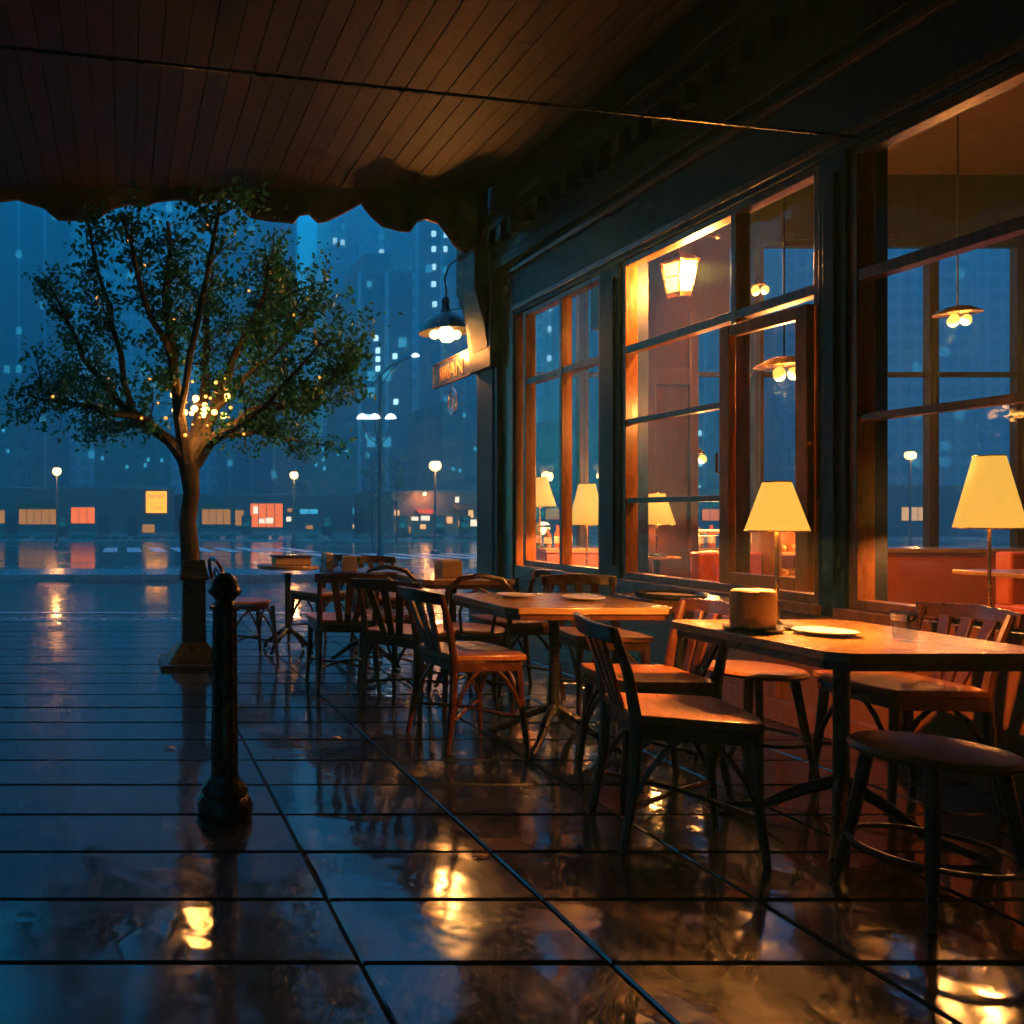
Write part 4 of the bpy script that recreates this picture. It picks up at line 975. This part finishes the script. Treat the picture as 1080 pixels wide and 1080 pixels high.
# ------------------------------------------------------------------ towers
rw = random.Random(21)
def tower(px0, px1, y, top, mat, label, lits=(), rand=0, tops=None, faint=0, depth=26):
    px0 -= 0 if px0 == 341 else 5; px1 += 0 if px1 == 312 else 5
    a = at(px0, 540, y); c_ = at(px1, 540, y); bz = -1.5; cx = (a.x+c_.x)/2; hw = (c_.x-a.x)/2
    H = min((at(0, top, y).z if top is not None else 1.25+y*.47) - bz, 138)
    r = empty('tower_block', (cx, y, bz), 0, label, 'tower', 'hazy towers behind the street')
    MB().box(-hw, hw, 0, depth, 0, H).build('wall', mat, r, 0, smooth=False)
    b = MB()
    n = max(2, int(hw*2/6))
    for k in range(n+1): xx = -hw+2*hw*k/n; b.box(xx-.35, xx+.35, -.45, -.01, 0, H)
    b.build('rib', 'tower_concrete', r, 0, smooth=False)
    MB().box(-hw*.6, hw*.4, 4, depth-6, H+.01, H+min(5, 139.5-H-bz)).box(-hw-.3, hw+.3, -.3, depth+.3, H-.6, H+.008).build('roof', 'roof_edge', r, 0, smooth=False)
    if tops:
        q0, q1, tpz = tops; A = at(q0, tpz, y); B = at(q1, tpz, y)
        MB().box(A.x-cx, B.x-cx, 3, depth-4, H, min(A.z-bz, 139)).build('setback', mat, r, 0, smooth=False)
    proto = {}
    def put(x, z, w_, h_, mt):
        key = (mt, round(w_, 1), round(h_, 1))
        if key not in proto: proto[key] = MB().box(-w_/2, w_/2, -.6, -.02, -h_/2, h_/2).build('lit_window', mt, r, 0, smooth=False); o = proto[key]
        else: o = proto[key].copy(); COL.objects.link(o)
        o.location = (x, 0, z)
    for q in lits:
        px, py = q[0], q[1]; mt = q[2] if len(q) > 2 else 'win_cool'; p = at(px, py, y); s = y/F
        put(p.x-cx, p.z-bz, 4.0*s, 5.5*s, mt)
    for i in range(rand+faint):
        x = round(rw.uniform(-hw+2, hw-2)/3.2)*3.2; z = round(rw.uniform(12, min(H-3, y*.42))/3.4)*3.4
        put(x, z, 1.5, 1.9, 'win_cool' if i < rand and rw.random() < .35 else 'win_faint')
    return r
tower(-200, -40, 170, None, 'tower_concrete', 'broad hazy tower at the far left edge', rand=4, faint=12)
tower(-30, 70, 215, None, 'tower_glass', 'second hazy tower from the left edge', rand=4, faint=10)
tower(80, 222, 200, None, 'tower_concrete', 'dim blue tower directly behind the tree crown', rand=1, faint=14)
tower(224, 312, 235, None, 'tower_glass', 'pale tower left of the bright gap of sky', rand=0, faint=12)
tower(341, 404, 285, 262, 'tower_concrete', 'stepped pale tower just right of the bright gap of sky', [(353,254),(361,256),(362,239,'win_faint'),(373,420,'win_faint'),(376,345,'win_faint'),(374,352,'win_faint'),(372,360,'win_faint')], tops=(350, 404, 205), faint=8)
tower(300, 352, 320, 326, 'tower_concrete', 'lower pale tower closing the foot of the bright gap of sky', faint=4)
tower(384, 431, 165, 286, 'tower_glass', 'dark nearer tower with flat top left of the dome lamp', [(396,357),(398,370),(398,379),(398,389),(416,376),(417,424),(389,300,'win_faint'),(387,481,'win_faint'),(388,440),(387,460,'win_faint')], faint=6)
tower(396, 446, 270, None, 'tower_concrete', 'tall pale tower rising behind the dark flat topped one', [(387+12,230),(402,250,'win_faint'),(402,266),(410,266),(433,270,'win_faint'),(433,293,'win_faint'),(436,286,'win_faint')])
tower(445, 512, 205, None, 'tower_glass', 'tower with two columns of lit windows behind the dome lamp', [(457,247),(457,263),(457,282),(457,300),(458,321),(470,248),(469,263),(469,285,'win_faint'),(469,300,'win_faint'),(460,395,'win_faint'),(470,421,'win_faint'),(473,430,'win_faint'),(466,440,'win_faint'),(498,497,'win_warm')], faint=8)
tower(520, 566, 190, None, 'tower_concrete', 'tower seen through the left half of the corner window', [(558,430),(556,440),(559,448),(556,458),(558,470,'win_faint'),(556,482,'win_faint')], rand=2, faint=5)
tower(570, 640, 225, None, 'tower_concrete', 'tower with bright windows seen in the upper corner window', [(581,325),(580,347),(579,378),(600,317),(601,340),(601,368),(618,320),(618,342),(628,345),(616,475),(627,407,'win_faint'),(627,440,'win_faint')], faint=4)
tower(650, 738, 185, None, 'tower_glass', 'tower seen behind the dark column through the middle window', [(736,457),(737,489),(757-22,515)], rand=2, faint=8)
tower(745, 822, 240, None, 'tower_concrete', 'tower with three amber windows seen through the upper middle window', [(795,269,'win_warm'),(804,282,'win_warm'),(795,300,'win_warm'),(757,489),(758,470,'win_faint'),(762,440,'win_faint')], rand=2, faint=6)
tower(830, 915, 205, None, 'tower_glass', 'tower seen behind the open casement', [(839,233),(836,250),(845,264)], rand=3, faint=8)
tower(930, 1060, 175, None, 'tower_concrete', 'broad tower seen through the far right window', rand=5, faint=8)
tower(1075, 1230, 220, None, 'tower_glass', 'tower beyond the right edge of the café', rand=5, faint=8)
# mid-rise blocks between shops and towers
for px0, px1, top, y, lab in ((325, 374, 462, 112, 'squat mid rise block behind the long low shop'), (100, 180, 450, 118, 'mid rise block behind the tree trunk'), (466, 560, 425, 120, 'mid rise block behind the brown corner shop'), (600, 700, 440, 115, 'mid rise block seen through the café windows'), (-90, 20, 430, 120, 'mid rise block at the left edge behind the shops')):
    r, hw, H, bz = block('office_block', px0, px1, top, y, 14, 'tower_brick', lab, group='mid rise blocks behind the shops', base=-1.5)
    for i in range(6):
        a = rw.uniform(px0+4, px1-6); b_ = rw.uniform(top+8, 505); lit(r, y, bz, a, a+3, b_, b_+4, 'win_faint', 'window', False)
# bare saplings at the roadside
for px, y, lab in ((392, 60, 'thin roadside sapling left of the tall mast'), (418, 62, 'thin roadside sapling right of the tall mast')):
    p = at(px, 0, y); bz = ROADZ(y); r = empty('sapling', (p.x, y, bz), 0, lab, 'tree', 'saplings at the roadside')
    tb = MB().tube([(0,0,0), (.05,0,1.6), (0,0,3.2), (.1,0,6.4)], [.09, .07, .05, .015], 7); b = MB()
    for i in range(34):
        z = rt.uniform(2.4, 6.2); a = rt.uniform(0, 2*PI); l_ = rt.uniform(.5, 1.3); e = Vector((l_*math.cos(a), l_*math.sin(a), z+l_*.7)); tb.tube([(.04,0,z), e], [.022, .006], 4)
        for _ in range(14):
            q = Vector((.04,0,z)).lerp(e, rt.uniform(.4, 1.1))+jitter(.22); u = jitter(1).normalized(); v_ = u.cross(jitter(1)).normalized(); b.add([q-u*.09, q+v_*.05, q+u*.09, q-v_*.05], [(0,1,2,3)])
    tb.build('trunk', 'bark', r); b.build('crown', 'leaves', r, smooth=False)
# fallen leaves on the slabs
for px, py, lab in ((355, 779, 'single fallen leaf on the slabs beside the diagonal joint'), (262, 846, 'single fallen leaf on the slabs right of the bollard foot'), (505, 905, 'single fallen leaf in the amber reflection'), (180, 790, 'single fallen leaf at the left edge behind the bollard')):
    y = EYE*F/(py-HY); p = at(px, py, y); a = rnd.uniform(0, 6)
    o = MB().add([(-.03,0,.001),(-.01,.014,.006),(.02,.011,.004),(.04,0,.007),(.02,-.012,.003),(-.01,-.013,.005)], [(0,1,2,3,4,5)]).build('fallen_leaf', 'bread'); o.location = (p.x, y, .004); o.rotation_euler.z = a
    m = o.modifiers.new('s', 'SOLIDIFY'); m.thickness = .001
    tag(o, lab, 'leaf', 'fallen leaves on the slabs')
for o in bpy.data.objects:
    if '_hw' in o.keys(): del o['_hw']
print('LEAVES', NLEAF)
